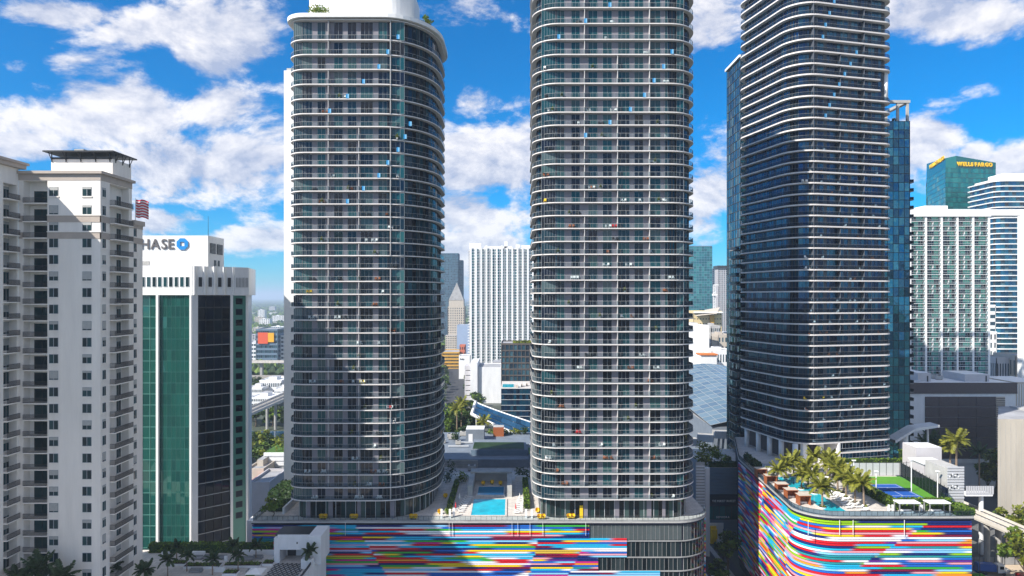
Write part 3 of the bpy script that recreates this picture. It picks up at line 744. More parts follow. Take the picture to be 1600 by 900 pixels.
fr_slab = MB(); fr_slab.box(0,-.25,-.22, bx1-bx0,1.9,0, M_cream); fr_slab = fr_slab.mesh('balcony_slab')
fr_rail = rail_part(None, (0.03,-.18), (bx1-bx0-.03,-.18), 0).mesh('balcony_rail')
sd_slab = MB(); sd_slab.box(-1.6,0,-.22, 1.05,by1-by0,0, M_cream); sd_slab = sd_slab.mesh('balcony_slab')
b = rail_part(None, (1.0,.04), (1.0,by1-by0-.04), 0)
b2 = rail_part(None, (.05,.03), (1.0,.03), 0); o = len(b.v); b.v += b2.v; b.f += [tuple(i+o for i in f) for f in b2.f]; b.mi += b2.mi
sd_rail = b.mesh('balcony_rail')
wg_slab = MB(); wg_slab.box(-1.6,0,-.22, .75,3.6,0, M_cream); wg_slab = wg_slab.mesh('balcony_slab')
wg_rail = rail_part(None, (.7,.03), (.7,3.57), 0).mesh('balcony_rail')
HP = math.pi/2
def sideY(px): return -CXR*FPX/(HX-px)
for k, fy in enumerate(floors):
    zc = cz(fy); zs_ = zc - 2.25
    for px in (84, 136): cwin(w1, (XX(px,CY), CY, zc-.92))
    if zc < 84+150: cwin(w2, (CXR, sideY(162.5), zc-.95), HP)
    if zc < ZZ(356,151): cwin(w2, (CXR, sideY(211), zc-.95), HP)
    q_ = put(fr_slab, 'balcony_slab', CON, (bx0, CY, zs_)); put(fr_rail, 'balcony_rail', q_, (bx0, CY, zs_))
    put(door, 'balcony_door', CON, (XX(44,CY), CY+1.88, zs_+.02))
    q_ = put(sd_slab, 'balcony_slab', CON, (CXR, by0, zs_)); put(sd_rail, 'balcony_rail', q_, (CXR, by0, zs_))
    cwin(w3, (CXR-1.6, by0+1.1, zs_+.25), HP); cwin(w3, (CXR-1.6, by1-1.1, zs_+.25), HP)
    q_ = put(wg_slab, 'balcony_slab', CON, (WX, 133.4, zs_+.4)); put(wg_rail, 'balcony_rail', q_, (WX, 133.4, zs_+.4))
    cwin(w3, (WX-1.6, 134.3, zs_+.65), HP); cwin(w3, (WX-1.6, 136.2, zs_+.65), HP)
# lift house with its bracketed canopy
b = MB(); b.box(-96.8,143.4,ztop+.36, -83.9,150.4,ZZ(249,144), M_cream, top=M_roof); b.build('lift_house', CON)
zc = ZZ(238.5,143); b = MB(); b.box(-97.7,142.0,zc, -83.0,151.2,zc+.28, M_dark); b.build('canopy', CON)
b = MB()
for x in (-96.6,-93.6,-90.5,-87.4,-84.4):
    b.tube([(x,143.35,zc-1.7),(x,142.2,zc-.05)], [.09,.09], M_dark, 5); b.box(x-.08,143.2,zc-1.9, x+.08,143.36,zc, M_dark)
for y in (144.4,147,149.6):
    b.tube([(-83.85,y,zc-1.7),(-83.1,y,zc-.05)], [.09,.09], M_dark, 5); b.box(-83.88,y-.08,zc-1.9, -83.75,y+.08,zc, M_dark)
b.box(-96.8,143.28,zc-1.3, -83.9,143.36,zc-.9, M_dark)
b.build('canopy_bracket', CON, kind='stuff')
b = MB(); b.box(-93,145,zc+.29, -91,147,zc+1.2, M_conc); b.build('roof_vent', CON)

# ------------------------------------------------------------------ bank tower with the sign
CH = thing('bank_tower', 'white crowned green glass bank tower with CHASE sign', 'tower', (-90, 198, 0))
ca = (-87.7,187.0); cu = (.735,.678); cu = (cu[0]/math.hypot(*cu), cu[1]/math.hypot(*cu))
cs = lambda s: (ca[0]+cu[0]*s, ca[1]+cu[1]*s)
zt_, zb_ = ZZ(415.5,187), ZZ(461,187)
e_ = cs(15.4); poly = [(-114,187.0), ca, e_, (e_[0]-4, 214), (-114,214)]
b = MB(); b.prism([(-113.2,188.3), (ca[0]-.4,188.3), (cs(15)[0]-1,cs(15)[1]+.9), (e_[0]-5,213.5), (-113.2,213.5)], 0, zb_, M_white2); b.build('core_wall', CH)
b = MB(); b.prism(poly, zb_, zt_-2.6, M_white, top=M_roof); b.build('crown', CH)
b = MB(); w_ = .45
for (A, B) in zip(poly, poly[1:]+poly[:1]):
    u, l = unit(A, B); b.obox(A, u, 0, l, -w_, .0, zt_-2.6, zt_, M_white)
b.build('parapet', CH)
b = MB(); b.box(-.52,-.12,0,.52,.0,2.7,M_white2); b.face([(-.46,-.13,.05),(.46,-.13,.05),(.46,-.13,2.65),(-.46,-.13,2.65)], G_condo); cw = b.mesh('window')
for k in range(13): put(cw, 'window', CH, (XX(293-8.65*k,187), 187.0, ZZ(448,187)))
# fluted, chamfered corner
fz = MB(); n_ = (cu[1],-cu[0])
for k in range(5):
    s = .25 + k*2.62; b = MB(); p = cs(s)
    pts = [cs(s), (cs(s)[0]+n_[0]*.8+cu[0]*.1, cs(s)[1]+n_[1]*.8+cu[1]*.1), (cs(s+.45)[0]+n_[0]*.8, cs(s+.45)[1]+n_[1]*.8), cs(s+1.3)]
    b.prism(pts, zb_, zt_-.02, M_white); b.build('crown_fin', CH)
b = MB(); b.obox(cs(11.0), cu, .3, 4.3, .0, .9, zb_-.1, zt_-.2, M_white2); b.build('crown_block', CH)
b = MB(); O = cs(11.0)
for k in range(9): b.obox(O, cu, .7+k*.4, .85+k*.4, .9, 1.02, ZZ(449,196), ZZ(434,196), M_conc_d)
b.build('louvre', CH)
b = MB()
b.obox((0,0),(1,0),-.45,.45,0,.12,0,2.6,M_dark); slotw = b.mesh('slot_window')
for k in range(4): p = cs(2.2+k*2.62); put(slotw, 'slot_window', CH, (p[0]+n_[0]*.02, p[1]+n_[1]*.02, ZZ(448,190)), math.atan2(cu[1],cu[0]))
# roof box and sign
bz1 = ZZ(368,190); b = MB(); b.box(-114,190,zt_-2.59, -84.6,200.5,bz1, M_white, top=M_roof); b.build('roof_box', CH)
b = MB()
for (ya, yb) in ((191.3,194.6),(195.6,199.3)):
    b.box(-84.58,ya,ZZ(396,192), -84.45,yb,ZZ(380,192), M_dark)
    for q in range(7): z = ZZ(396,192)+.15+q*.38; b.box(-84.5,ya+.1,z, -84.32,yb-.1,z+.18, M_conc_d)
b.build('louvre', CH)
b = MB(); b.box(-84.57,193.8,ZZ(415,192), -84.5,195.2,ZZ(406,192), M_dark); b.box(-84.57,196.2,ZZ(415,192), -84.5,197.4,ZZ(406,192), M_dark); b.build('slot_window', CH)
b = MB(); b.box(-104.5,189.9,ZZ(414,190), -100.9,189.97,ZZ(408,190), M_conc); b.build('vent_panel', CH)
b = MB(); b.tube([(-85,191,bz1),(-85,191,bz1+5.5)], [.07,.04], M_dark, 5); b.build('aerial', CH)
def letters(parent, txt, loc, size, m, rz=0, name='letter', depth=.12, width=1.0, spacing=1.0, bold=.02, whole=False):
    """raised letters as meshes, one part each; the line starts at loc"""
    x = 0; res = []
    for ch in ([txt] if whole else txt):
        if ch == ' ': x += size*.35*spacing; continue
        cv = bpy.data.curves.new('t', 'FONT'); cv.body = ch; cv.size = size; cv.extrude = depth; cv.offset = bold; cv.resolution_u = 3
        o = bpy.data.objects.new('t', cv); COL.objects.link(o); bpy.context.view_layer.update()
        dg = bpy.context.evaluated_depsgraph_get(); me = bpy.data.meshes.new_from_object(o.evaluated_get(dg)); me.name = name
        bpy.data.objects.remove(o); bpy.data.curves.remove(cv); me.materials.clear(); me.materials.append(m)
        xs = [v.co.x for v in me.vertices]; w = max(xs)-min(xs); mn = min(xs)
        for v in me.vertices: X, Y, Z = v.co; v.co = ((X-mn)*width, -Z, Y)
        p = put(me, name, parent, (loc[0]+x*math.cos(rz), loc[1]+x*math.sin(rz), loc[2]), rz); res.append(p)
        x += w*width + size*.12*spacing
    return res
M_sign = mat('sign_grey', (.13,.12,.12), .5, .05, 2); M_logo = mat('sign_blue', (.02,.25,.62), .4, .05, 2)
letters(CH, 'CHASE', (XX(205.5,190), 189.86, ZZ(388.8,190)), 3.9, M_sign, width=.93, spacing=.95, bold=.05)
b = MB(); c = (XX(285.5,190), ZZ(381.3,190)); ro, ri = 1.72, .62
def octa(k, r): t = math.radians(22.5+45*k); return (c[0]+r*math.cos(t), c[1]+r*math.sin(t))
for q in range(4):
    sq = lambda k: (c[0]+ri*(1,-1,-1,1)[k%4]*.95, c[1]+ri*(1,1,-1,-1)[k%4]*.95)
    # four blades around a square opening
    P = [octa(2*q,ro), octa(2*q+1,ro), octa(2*q+2,ro)]
    pts = [octa(2*q-1,ro), octa(2*q,ro), octa(2*q+1,ro)] if False else None
for q in range(4):
    a = [octa(2*q-1,ro), octa(2*q,ro), octa(2*q+1,ro), sq(q), sq(q-1)]
    b = MB(); f = [(x,189.72,z) for x, z in a]; g = [(x,189.95,z) for x, z in a]
    b.face(f, M_logo)
    for i in range(5): j = (i+1) % 5; b.face([f[i],f[j],g[j],g[i]], M_logo)
    b.build('logo_blade', CH)
# glass shaft
M_gframe = mat('green_frame', (.10,.26,.22), .4, .05, 1)
b = MB(); facade(b, (-114,187.6), (XX(247,188),187.6), 12, zb_, 8, 24, M_gframe, G_green, .06, .05, .12); b.build('glazing', CH)
b = MB(); facade(b, (XX(248,188),187.6), (XX(296.5,188),187.6), 12, zb_, 7, 24, M_gframe, G_green, .03, .015, .06); b.build('glazing', CH)
for (pa, pb) in ((244.3,248.0),(296.8,299.5)):
    b = MB(); b.box(XX(pa,187.2),186.9,0, XX(pb,187.2),188.3,zb_, M_white); b.build('column', CH)
b = MB(); b.obox(ca, cu, .0, 1.6, -1.5, .05, 0, zb_, M_white2); b.build('column', CH)
b = MB(); facade(b, cs(1.6), cs(10.4), 8, zb_, 4, 22, M_dark, G_black, .03, .10, .3, off=-.2); b.build('glazing', CH, label='black glass with thin pale floor lines')
for j in range(1, 22):
    z = 8+(zb_-8)*j/22
    if j < 19: c = MB(); c.obox(cs(1.6), cu, 0, 8.8, -.35, -.12, z-.07, z+.05, M_frame); c.build('floor_line', CH)
b = MB(); b.obox(cs(10.4), cu, 0, .7, -1.5, .2, 0, zb_, M_white); b.build('column', CH)
M_greenwall = mat('green_panel', (.055,.20,.16), .3, .08, .6, spec=.6)
b = MB(); b.obox(cs(11.1), cu, 0, 3.7, -1.2, -.1, 0, zb_, M_greenwall); b.build('green_panel', CH)
b = MB(); b.obox(cs(14.8), cu, 0, .6, -1.5, .2, 0, zb_, M_white); b.build('column', CH)
b = MB(); b.obox((0,0),(1,0),-.95,.95,-.05,.04,0,1.75,M_dark); b.oquad((0,0),(1,0),-.85,.85,.05,.1,1.65,G_black); sqw = b.mesh('window')
for j in range(21): p = cs(12.9); z = ZZ(470+16.6*j,197); put(sqw, 'window', CH, (p[0]-n_[0]*.06, p[1]-n_[1]*.06, z-1.0), math.atan2(cu[1],cu[0]))
# flag and pole on the condo roof edge
FL = thing('flag', 'striped red and white flag flying beside the cream tower', 'flag', (-86.6,157,ZZ(352,151)+.01))
b = MB(); b.box(-97,153.25,zbase,-86.2,157.6,ZZ(352,151),M_cream); b.build('back_wing', CON); b = MB(); b.tube([(-86.6,157,ZZ(352,151)), (-86.6,157,ZZ(309,157))], [.09,.06], M_frame, 6); b.build('pole', FL)
M_fr = mat('flag_red', (.60,.03,.05), .8, .05, 3); M_fw = mat('flag_white', (.78,.76,.76), .8, .05, 3); M_fb = mat('flag_blue', (.03,.05,.22), .8, .05, 3)
zf0, zf1 = ZZ(341.5,157), ZZ(311.5,157)
for s in range(13):
    b = MB(); nseg = 10
    for i in range(nseg):
        def wp(i, s):
            x = i/nseg*2.9; sag = -.42*(i/nseg)**1.5
            return (-86.5+x, 157+.28*math.sin(i*.95)+.1*i/nseg, zf1-(zf1-zf0)*s/13*.93+sag-.12*math.sin(i*.8))
        b.face([wp(i,s+1), wp(i+1,s+1), wp(i+1,s), wp(i,s)], M_fr if s % 2 == 0 else M_fw)
    b.build('stripe', FL)

# ------------------------------------------------------------------ garden deck of the condominium and its pavilion (bottom left)
AZ = 22.5
AD = thing('garden_podium', 'white podium with roof garden at the foot of the cream tower', 'building', (-78,130,0))
b = MB(); b.box(-126,95,0, -45.2,166,AZ-.3, M_white2); b.build('wall', AD)
b = MB(); b.box(-126,95,AZ-.299, -45.2,166,AZ, M_white2, top=M_stone); b.build('deck', AD)
b = MB(); b.box(-45.6,95,AZ+.001, -45.15,156.5,AZ+1.0, M_white2); b.build('parapet', AD)
b = MB(); b.box(-45.5,120,AZ+1.0, -45.4,156,AZ+1.65, M_dark)
for k in range(24): b.box(-45.52,120+k*1.5,AZ+1.0, -45.38,120.1+k*1.5,AZ+1.7, M_dark)
b.build('railing', AD)
PV = thing('pavilion', 'open white garden pavilion with dark roof in front of the striped podium', 'pavilion', (-51,160,AZ))
px0, px1 = XX(428,157.6), XX(503,158); zt = ZZ(841,157.6)
b = MB(); b.box(px0,157.6,AZ, px0+1.3,164.4,zt, M_white2); b.build('side_wall', PV)
b = MB(); b.box(px1-3.0,156.9,AZ, px1,164.6,zt+.6, M_white2); b.build('side_wall', PV)
b = MB(); b.box(px0+1.3,157.7,AZ+3.1, px1-3,158.1,zt-.02, M_white2); b.build('lintel', PV)
b = MB(); b.box(px0+1.3,162.4,AZ, px1-3,164.2,zt-.02, M_white2); b.build('back_wall', PV)
b = MB(); b.box(px0+1.6,162.3,AZ+.01, px0+3.6,162.39,AZ+2.5, M_dark); b.build('door', PV)
b = MB(); b.box(px0-.2,159.0,zt+.02, px1-1.4,164.9,zt+.35, M_dark); b.build('roof', PV)
b = MB(); b.box(px0+.8,157.65,zt+.01, px1-2.2,157.9,zt+.75, M_white2); b.build('fascia', PV)
b = MB(); b.box(px0+5.2,157.6,zt-1.3, px0+5.5,157.66,zt-.9, M_dark); b.build('wall_lamp', PV)
# lattice terrace in front of it
LT = thing('lattice_terrace', 'lattice patterned terrace floor in front of the garden pavilion', 'terrace', (-51,152,AZ))
b = MB(); b.box(px0+.4,143,AZ+.004, px1-3.2,157.5,AZ+.04, M_walk); b.build('floor', LT)
b = MB()
for k in range(-9, 10):
    for sgn in (1,-1):
        O = (px0+3.2+k*1.05, 143.2); 
        a = O[0]; e = O[0]+sgn*7.5
        lo, hi = px0+.5, px1-3.3
        t0, t1 = 0, 1
        xs = sorted([(lo-a)/(e-a), (hi-a)/(e-a)]); t0 = max(0, xs[0]); t1 = min(1, xs[1])
        if t1-t0 < .05: continue
        P = (a+(e-a)*t0, 143.2+14.2*t0); Q = (a+(e-a)*t1, 143.2+14.2*t1); u, l = unit(P, Q)
        b.obox(P, u, 0, l, -.07, .07, AZ+.041, AZ+.16+.004*sgn, M_dark)
b.build('lattice', LT)
# ------------------------------------------------------------------ planting
def leaf_cloud(b, c, r, n, size, mt, rng, shell=.55):
    for _ in range(n):
        while True:
            d = Vector((rng.uniform(-1,1), rng.uniform(-1,1), rng.uniform(-1,1)))
            if .05 < d.length < 1: break
        rr = rng.uniform(shell, 1)**.6; d = d.normalized()*rr
        p = Vector((c[0]+d.x*r[0], c[1]+d.y*r[1], c[2]+d.z*r[2]))
        a = Vector((rng.gauss(0,1), rng.gauss(0,1), rng.gauss(0,.7))).normalized(); t = a.cross(d + Vector((rng.gauss(0,.5), rng.gauss(0,.5), rng.gauss(0,.5))))
        if t.length < .1: continue
        t.normalize(); s = size*rng.uniform(.6, 1.35); k = rng.uniform(.45, .8)
        b.face([p-a*s, p-t*s*k, p+a*s, p+t*s*k], mt)
def tree_thing(name, label, loc, h, r, mats, rng, clumps=16, per=46, leaf=.5, group=None, trunk_h=.35, cat='tree', tall=.8):
    t = thing(name, label, cat, loc, 0, group); b = MB(); th = h*trunk_h
    b.tube([(0,0,0),(.1*r,.05*r,th*.6),(.05*r,0,th*1.3)], [h*.028, h*.022, h*.016], M_bark, 7)
    C = []
    for k in range(clumps):
        a = k*2.399+rng.uniform(-.4,.4); q = math.sqrt((k+.5)/clumps)*r*.78; z = th + (h-th)*(.22+.62*rng.random()*(1-(q/r)**2*.7)) 
        C.append((q*math.cos(a), q*math.sin(a), z))
    for c in C[::3]: b.tube([(.05*r,0,th*.9),(c[0]*.5,c[1]*.5,(th+c[2])*.5),c], [h*.012,h*.008,h*.003], M_bark, 5)
    b.build('trunk', t, local=True)
    b = MB()
    for c in C:
        s = r*rng.uniform(.26,.44); leaf_cloud(b, c, (s,s,s*tall), per, leaf, rng.choice(mats), rng, .35)
    b.build('crown', t, local=True); return t
def frond_mesh(L, droop, rng, mt, w=.52, n=12):
    b = MB(); P = []
    for i in range(n+1):
        s = i/n; P.append(Vector((L*(s-.18*s*s*droop), 0, L*(.42*s-droop*.62*s*s))))
    for i in range(n):
        p, q = P[i], P[i+1]
        b.face([p+Vector((0,-.04,0)), p+Vector((0,.04,0)), q+Vector((0,.03,0)), q+Vector((0,-.03,0))], mt)
        if i == 0: continue
        s = i/n; ll = w*L*.42*math.sin(math.pi*min(1,.12+.88*s))**.6+.12
        for sg in (1,-1):
            for hh in (0,.5):
                o = p.lerp(q, hh); d = (q-p).normalized(); tip = o + d*ll*.62 + Vector((0, sg*ll*.78, -ll*.38*rng.uniform(.5,1.4)))
                b.face([o, o+d*.26, tip+d*.06, tip-d*.05], mt)
    return b.mesh('frond')
FR = {}
def palm(name, label, loc, h, L, rng, mt, nf=18, group=None, tr=.19, lean=0.0, up=.0):
    if (mt.name, round(L,1)) not in FR: FR[(mt.name, round(L,1))] = [frond_mesh(L, d, rng, mt) for d in (.25,.7,1.15,1.5)]
    F = FR[(mt.name, round(L,1))]; t = thing(name, label, 'palm tree', loc, 0, group)
    b = MB(); n = 7; a0 = rng.uniform(0,6.28)
    P = [(lean*h*(i/n)**2*math.cos(a0), lean*h*(i/n)**2*math.sin(a0), h*i/n) for i in range(n+1)]
    b.tube(P, [tr*(1.25-.45*i/n)+(.02 if i % 2 else 0) for i in range(n+1)], M_trunk, 8); b.build('trunk', t, local=True)
    top = P[-1]
    for k in range(nf):
        ring = k/nf; m = F[0] if ring < .25 else F[1] if ring < .55 else F[2] if ring < .82 else F[3]
        f = put(m, 'frond', t, top, k*2.399+rng.uniform(-.2,.2), local=True); f.rotation_euler = (rng.uniform(-.12,.12), -.75*(1-ring)+.12*rng.uniform(-1,1)-up, k*2.399+rng.uniform(-.25,.25))
        f.scale = (rng.uniform(.88,1.1),)*3
    return t
def hedge(name, label, x0, y0, z0, x1, y1, z1, mt, rng, leaf=.22, dens=5.0, group=None, cat='hedge', rz=0, loc=None):
    """clipped hedge: a solid core clothed in leaves on every face"""
    b = MB(); e = .08; b.box(x0+e, y0+e, z0, x1-e, y1-e, z1-e, M_leaf_d)
    dx, dy, dz = x1-x0, y1-y0, z1-z0
    for (area, fn) in ((dx*dz, lambda: (rng.uniform(x0,x1), y0, rng.uniform(z0,z1))), (dx*dz*.5, lambda: (rng.uniform(x0,x1), y1, rng.uniform(z0,z1))),
                       (dy*dz, lambda: (x0, rng.uniform(y0,y1), rng.uniform(z0,z1))), (dy*dz, lambda: (x1, rng.uniform(y0,y1), rng.uniform(z0,z1))), (dx*dy*1.5, lambda: (rng.uniform(x0,x1), rng.uniform(y0,y1), z1))):
        for _ in range(int(area*dens)+1):
            p = Vector(fn()); leaf_cloud(b, p, (.06,.06,.06), 1, leaf, mt, rng)
    return solo(b, name, label, cat, group)
rp = random.Random(21)
def bush(name, label, loc, r, h, mt, n=90, leaf=.3, group=None, cat='shrub'):
    b = MB(); 
    for k in range(5): a = k*1.26; leaf_cloud(b, (r*.45*math.cos(a), r*.45*math.sin(a), h*(.45+.1*(k%3))), (r*.6,r*.6,h*.5), n//5, leaf, mt, rp, .2)
    b.tube([(0,0,0),(0,0,h*.5)], [.08,.04], M_bark, 5)
    o = solo(b, name, label, cat, group); o.location = loc; return o

# garden deck planting
for k, (px, py, D, h, L) in enumerate([(262,900,150,3.6,2.4),(292,895,153,3.4,2.2),(332,898,151,3.4,2.3),(372,893,153,3.6,2.3),(365,872,160,3.2,2.1),(400,872,160,3.2,2.0),(276,873,160,2.8,1.9)]):
    palm('garden_palm', f'small green palm in the roof garden, {["by the sloping parapet","left of the low lounge","behind the white umbrella","beside the lattice terrace","at the dark hedge","close to the pavilion wall","near the white steps"][k]}', (XX(px,D),D,AZ), h, L, rp, M_frond_d, 14, 'roof garden palms', .11)
palm('garden_palm', 'bushy palm standing on the pavilion terrace wall', (XX(486,156),155.0,AZ+2.2), 1.5, 2.2, rp, M_frond_d, 16, 'roof garden palms', .13)
b = MB(); b.box(XX(478,155)-.9,154.2,AZ+.04, XX(478,155)+1.6,155.9,AZ+2.2, M_white2); solo(b, 'planter', 'tall white planter box beside the lattice terrace', 'planter')
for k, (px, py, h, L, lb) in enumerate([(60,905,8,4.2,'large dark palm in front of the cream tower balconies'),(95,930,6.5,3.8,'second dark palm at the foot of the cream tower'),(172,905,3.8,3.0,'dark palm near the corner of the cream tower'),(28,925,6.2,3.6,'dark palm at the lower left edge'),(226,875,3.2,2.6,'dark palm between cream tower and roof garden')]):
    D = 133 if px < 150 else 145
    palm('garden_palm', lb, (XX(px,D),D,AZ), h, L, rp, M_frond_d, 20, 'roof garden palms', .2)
hedge('clipped_hedge', 'long dark clipped hedge along the back of the roof garden', XX(236,165),163.9,AZ, XX(428,165)-.4,165.7,AZ+2.1, M_leaf, rp, .32, 5)
for k, (px0_, px1_, py, D) in enumerate([(268,292,880,157),(290,345,886,155.5),(352,408,884,156),(412,428,882,157),(350,372,897,151.5)]):
    b = MB(); b.box(XX(px0_,D),D-1.1,AZ+.005, XX(px1_,D),D+1.1,AZ+.55, M_white2, top=M_soil); leaves_n = int((px1_-px0_)*5)
    for _ in range(leaves_n): leaf_cloud(b, (rp.uniform(XX(px0_,D)+.3,XX(px1_,D)-.3), D+rp.uniform(-.8,.8), AZ+.75), (.2,.2,.2), 1, .2, M_leaf, rp)
    solo(b, 'planter', ['small white planter by the stair parapet','long low white planter with green edging plants','white planter behind the shade umbrella','short planter against the pavilion','white planter with lawn beside the umbrella'][k], 'planter', 'roof garden planters')
def sofa(label, loc, w, rz=0, group='roof garden sofas', m=None):
    t = thing('outdoor_sofa', label, 'sofa', loc, rz, group); m = m or M_conc_d
    b = MB(); b.box(-w/2,-.45,.12, w/2,.4,.42, m); b.build('seat', t, local=True)
    b = MB(); b.box(-w/2,.4,.1, w/2,.6,.85, m); b.build('backrest', t, local=True)
    for s in (-1,1): b = MB(); b.box(s*w/2-.12,-.45,.1, s*w/2+.12,.58,.62, m); b.build('arm', t, local=True)
for k, (px, D, w) in enumerate([(308,160,2.4),(325,160.5,2.0),(345,160.2,2.6),(385,159.5,3.2),(402,160.2,2.2),(306,152.5,2.6),(395,152.0,2.6)]):
    sofa(['grey garden sofa left of the long planter','grey garden sofa second along the hedge terrace','grey garden sofa behind the long planter','wide grey garden sofa right of the white wall','grey garden sofa nearest the pavilion','grey garden sofa near the front palms','grey garden sofa beside the white umbrella'][k], (XX(px,D),D,AZ+.004), w)
for k, (pa, pb, py, D) in enumerate([(252,262,876,161.5),(300,318,873,162),(350,353,872,159),(372,428,868,162.8),(335,349,886,152.5)]):
    b = MB(); b.box(XX(pa,D),D,AZ+.004, XX(pb,D)+.3,D+.4,AZ+1.1, M_white2); solo(b, 'garden_wall', ['short white wall left of the garden sofas','low white wall behind the garden sofas','white wall stub between the garden planters','long white wall before the dark hedge','white wall beside the front garden sofas'][k], 'wall', 'low white walls of the roof garden')
UM = thing('shade_umbrella', 'cream square shade umbrella at the bottom of the roof garden', 'umbrella', (XX(400,147),147,AZ+.004))
b = MB(); b.tube([(0,0,0),(0,0,3.1)], [.05,.05], M_frame, 6); b.build('pole', UM, local=True)
b = MB(); q = 1.7
for i in range(4):
    a = [( -q,-q),(q,-q),(q,q),(-q,q)]; b.face([(*a[i],2.5),(*a[(i+1)%4],2.5),(0,0,3.2)], M_cloth); b.face([(*a[i],2.35),(*a[(i+1)%4],2.35),(*a[(i+1)%4],2.5),(*a[i],2.5)], M_cloth)
b.build('canopy', UM, local=True)
b = MB(); b.box(XX(378,148.6),148,AZ+.004, XX(392,148.6),151,AZ+.02, M_grass); structure(b, 'lawn')

# west tower roof trees
zr_ = 28 + ZZ(31,TD)-28 + 1.5
tree_thing('roof_tree', 'leafy tree on the west tower roof left of the penthouse box', (XX(500,176),176.2,zr_), 4.2, 3.3, [M_leaf,M_leaf_y], rp, 12, 40, .3, 'trees on the tower roof', .2)
tree_thing('roof_tree', 'tall leafy tree at the right end of the west tower roof', (XX(666,183),183,zr_-.4), 5.4, 2.0, [M_leaf,M_leaf_y], rp, 11, 40, .3, 'trees on the tower roof', .2)
bush('roof_shrub', 'small shrub at the left end of the west tower roof band', (XX(476,174),174,zr_-.5), .8, 1.5, M_leaf_y, 60, .25, 'roof shrubs')
bush('roof_shrub', 'pale dry shrub beside the left end of the tower roof', (XX(467,174),173.6,zr_-.5), .9, 1.2, M_frond, 50, .22, 'roof shrubs')
b = MB(); b.box(XX(672,186),184,zr_-.6, XX(683,186),188,zr_+.5, M_white2); solo(b, 'planter', 'white planter box at the right end of the tower roof', 'planter')

# ------------------------------------------------------------------ deck between the west and middle towers
DKZ = DZ + .004
def pool(name, label, x0, y0, x1, y1, z, mt, cw=.5, h=.25):
    t = thing(name, label, 'swimming pool', ((x0+x1)/2, (y0+y1)/2, z))
    b = MB(); b.box(x0-cw,y0-cw,z, x1+cw,y0,z+h, M_stone); b.box(x0-cw,y1,z, x1+cw,y1+cw,z+h, M_stone); b.box(x0-cw,y0,z, x0,y1,z+h, M_stone); b.box(x1,y0,z, x1+cw,y1,z+h, M_stone); b.build('coping', t)
    b = MB(); b.box(x0,y0,z+.001, x1,y1,z+h-.08, mt); b.build('water', t); return t
pool('swimming_pool', 'bright turquoise rectangular pool between the two front towers', XX(736,175), 174.5, XX(789,175), 188.5, DKZ, M_pool)
pool('swimming_pool', 'smaller raised blue pool inside the concrete frame', XX(746,192), 191.5, XX(787,192), 200, DKZ, M_pool_d, .4, .5)
PF = thing('pool_frame', 'open concrete portal frame around the smaller blue pool', 'pergola', (XX(767,205),204,DKZ))
for px in (735,796):
    b = MB(); b.box(XX(px,193)-.7,191,DKZ, XX(px,193)+.7,208,DKZ+3.2, M_conc); b.build('side_wall', PF)
b = MB(); b.box(XX(735,193)-.7,207.6,DKZ, XX(796,193)+.7,208.6,DKZ+3.2, M_conc); b.build('back_wall', PF)
b = MB(); b.box(XX(735,193)-.7,204.5,DKZ+3.21, XX(796,193)+.7,208.6,DKZ+3.6, M_conc); b.build('roof', PF)
def egg_chair(label, loc, rz=0, group='yellow lounge chairs', m=None, s=1.0):
    t = thing('lounge_chair', label, 'chair', loc, rz, group); m = m or M_yel
    b = MB(); n = 14
    prof = [(0,.28),(.42,.30),(.55,.45),(.58,.62)]
    V = []
    for (r, z) in prof:
        for q in range(n): a = 2*math.pi*q/n; b.v.append((r*math.cos(a)*s, r*math.sin(a)*s, z*s))
    k = b.m(m)
    for j in range(3):
        for q in range(n): q2 = (q+1) % n; b.f.append((j*n+q, j*n+q2, (j+1)*n+q2, (j+1)*n+q)); b.mi.append(k)
    b.build('seat', t, local=True)
    b = MB(); k = b.m(m)
    for j, (r, z) in enumerate(((.58,.6),(.62,.95),(.5,1.25))):
        for q in range(8): a = -.35+ (math.pi+.7)*q/7; b.v.append((r*math.cos(a)*s, r*math.sin(a)*s, z*s))
    for j in range(2):
        for q in range(7): b.f.append((j*8+q, j*8+q+1, (j+1)*8+q+1, (j+1)*8+q)); b.mi.append(k)
    b.build('backrest', t, local=True)
    b = MB(); b.tube([(0,0,0),(0,0,.3*s)], [.22*s,.08*s], M_dark, 8); b.build('base', t, local=True); return t
EG = None
spots = [(502,172,'in front of the first lobby bay'),(508,172,'in front of the first lobby bay'),(550,172,'in front of the dark second lobby bay'),(556,172,'in front of the dark second lobby bay'),(643,172,'in front of the last west lobby bay'),(649,172,'in front of the last west lobby bay'),
         (843,172,'at the left corner of the middle tower'),(849,172,'at the left corner of the middle tower'),(889,172.3,'by the yellow entrance panel'),(895,172.3,'by the yellow entrance panel'),(687,176,'alone on the narrow deck beside the west tower'),(696,190,'alone on the side path of the west tower'),(840,177,'single, by the green hedge of the middle tower'),(836,194,'single, behind the green hedge'),
         (755,203,'under the concrete portal'),(769,204,'under the concrete portal'),(782,203,'under the concrete portal')]
for px, D, lb in spots:
    lab = 'round yellow lounge chair ' + lb
    if EG is None: EG = egg_chair(lab, (XX(px,D),D,DKZ), 0, None, None, 1.0); EG['group'] = 'yellow lounge chairs'
    else: dup(EG, (XX(px,D),D,DKZ), rp.uniform(-.5,.5), lab)
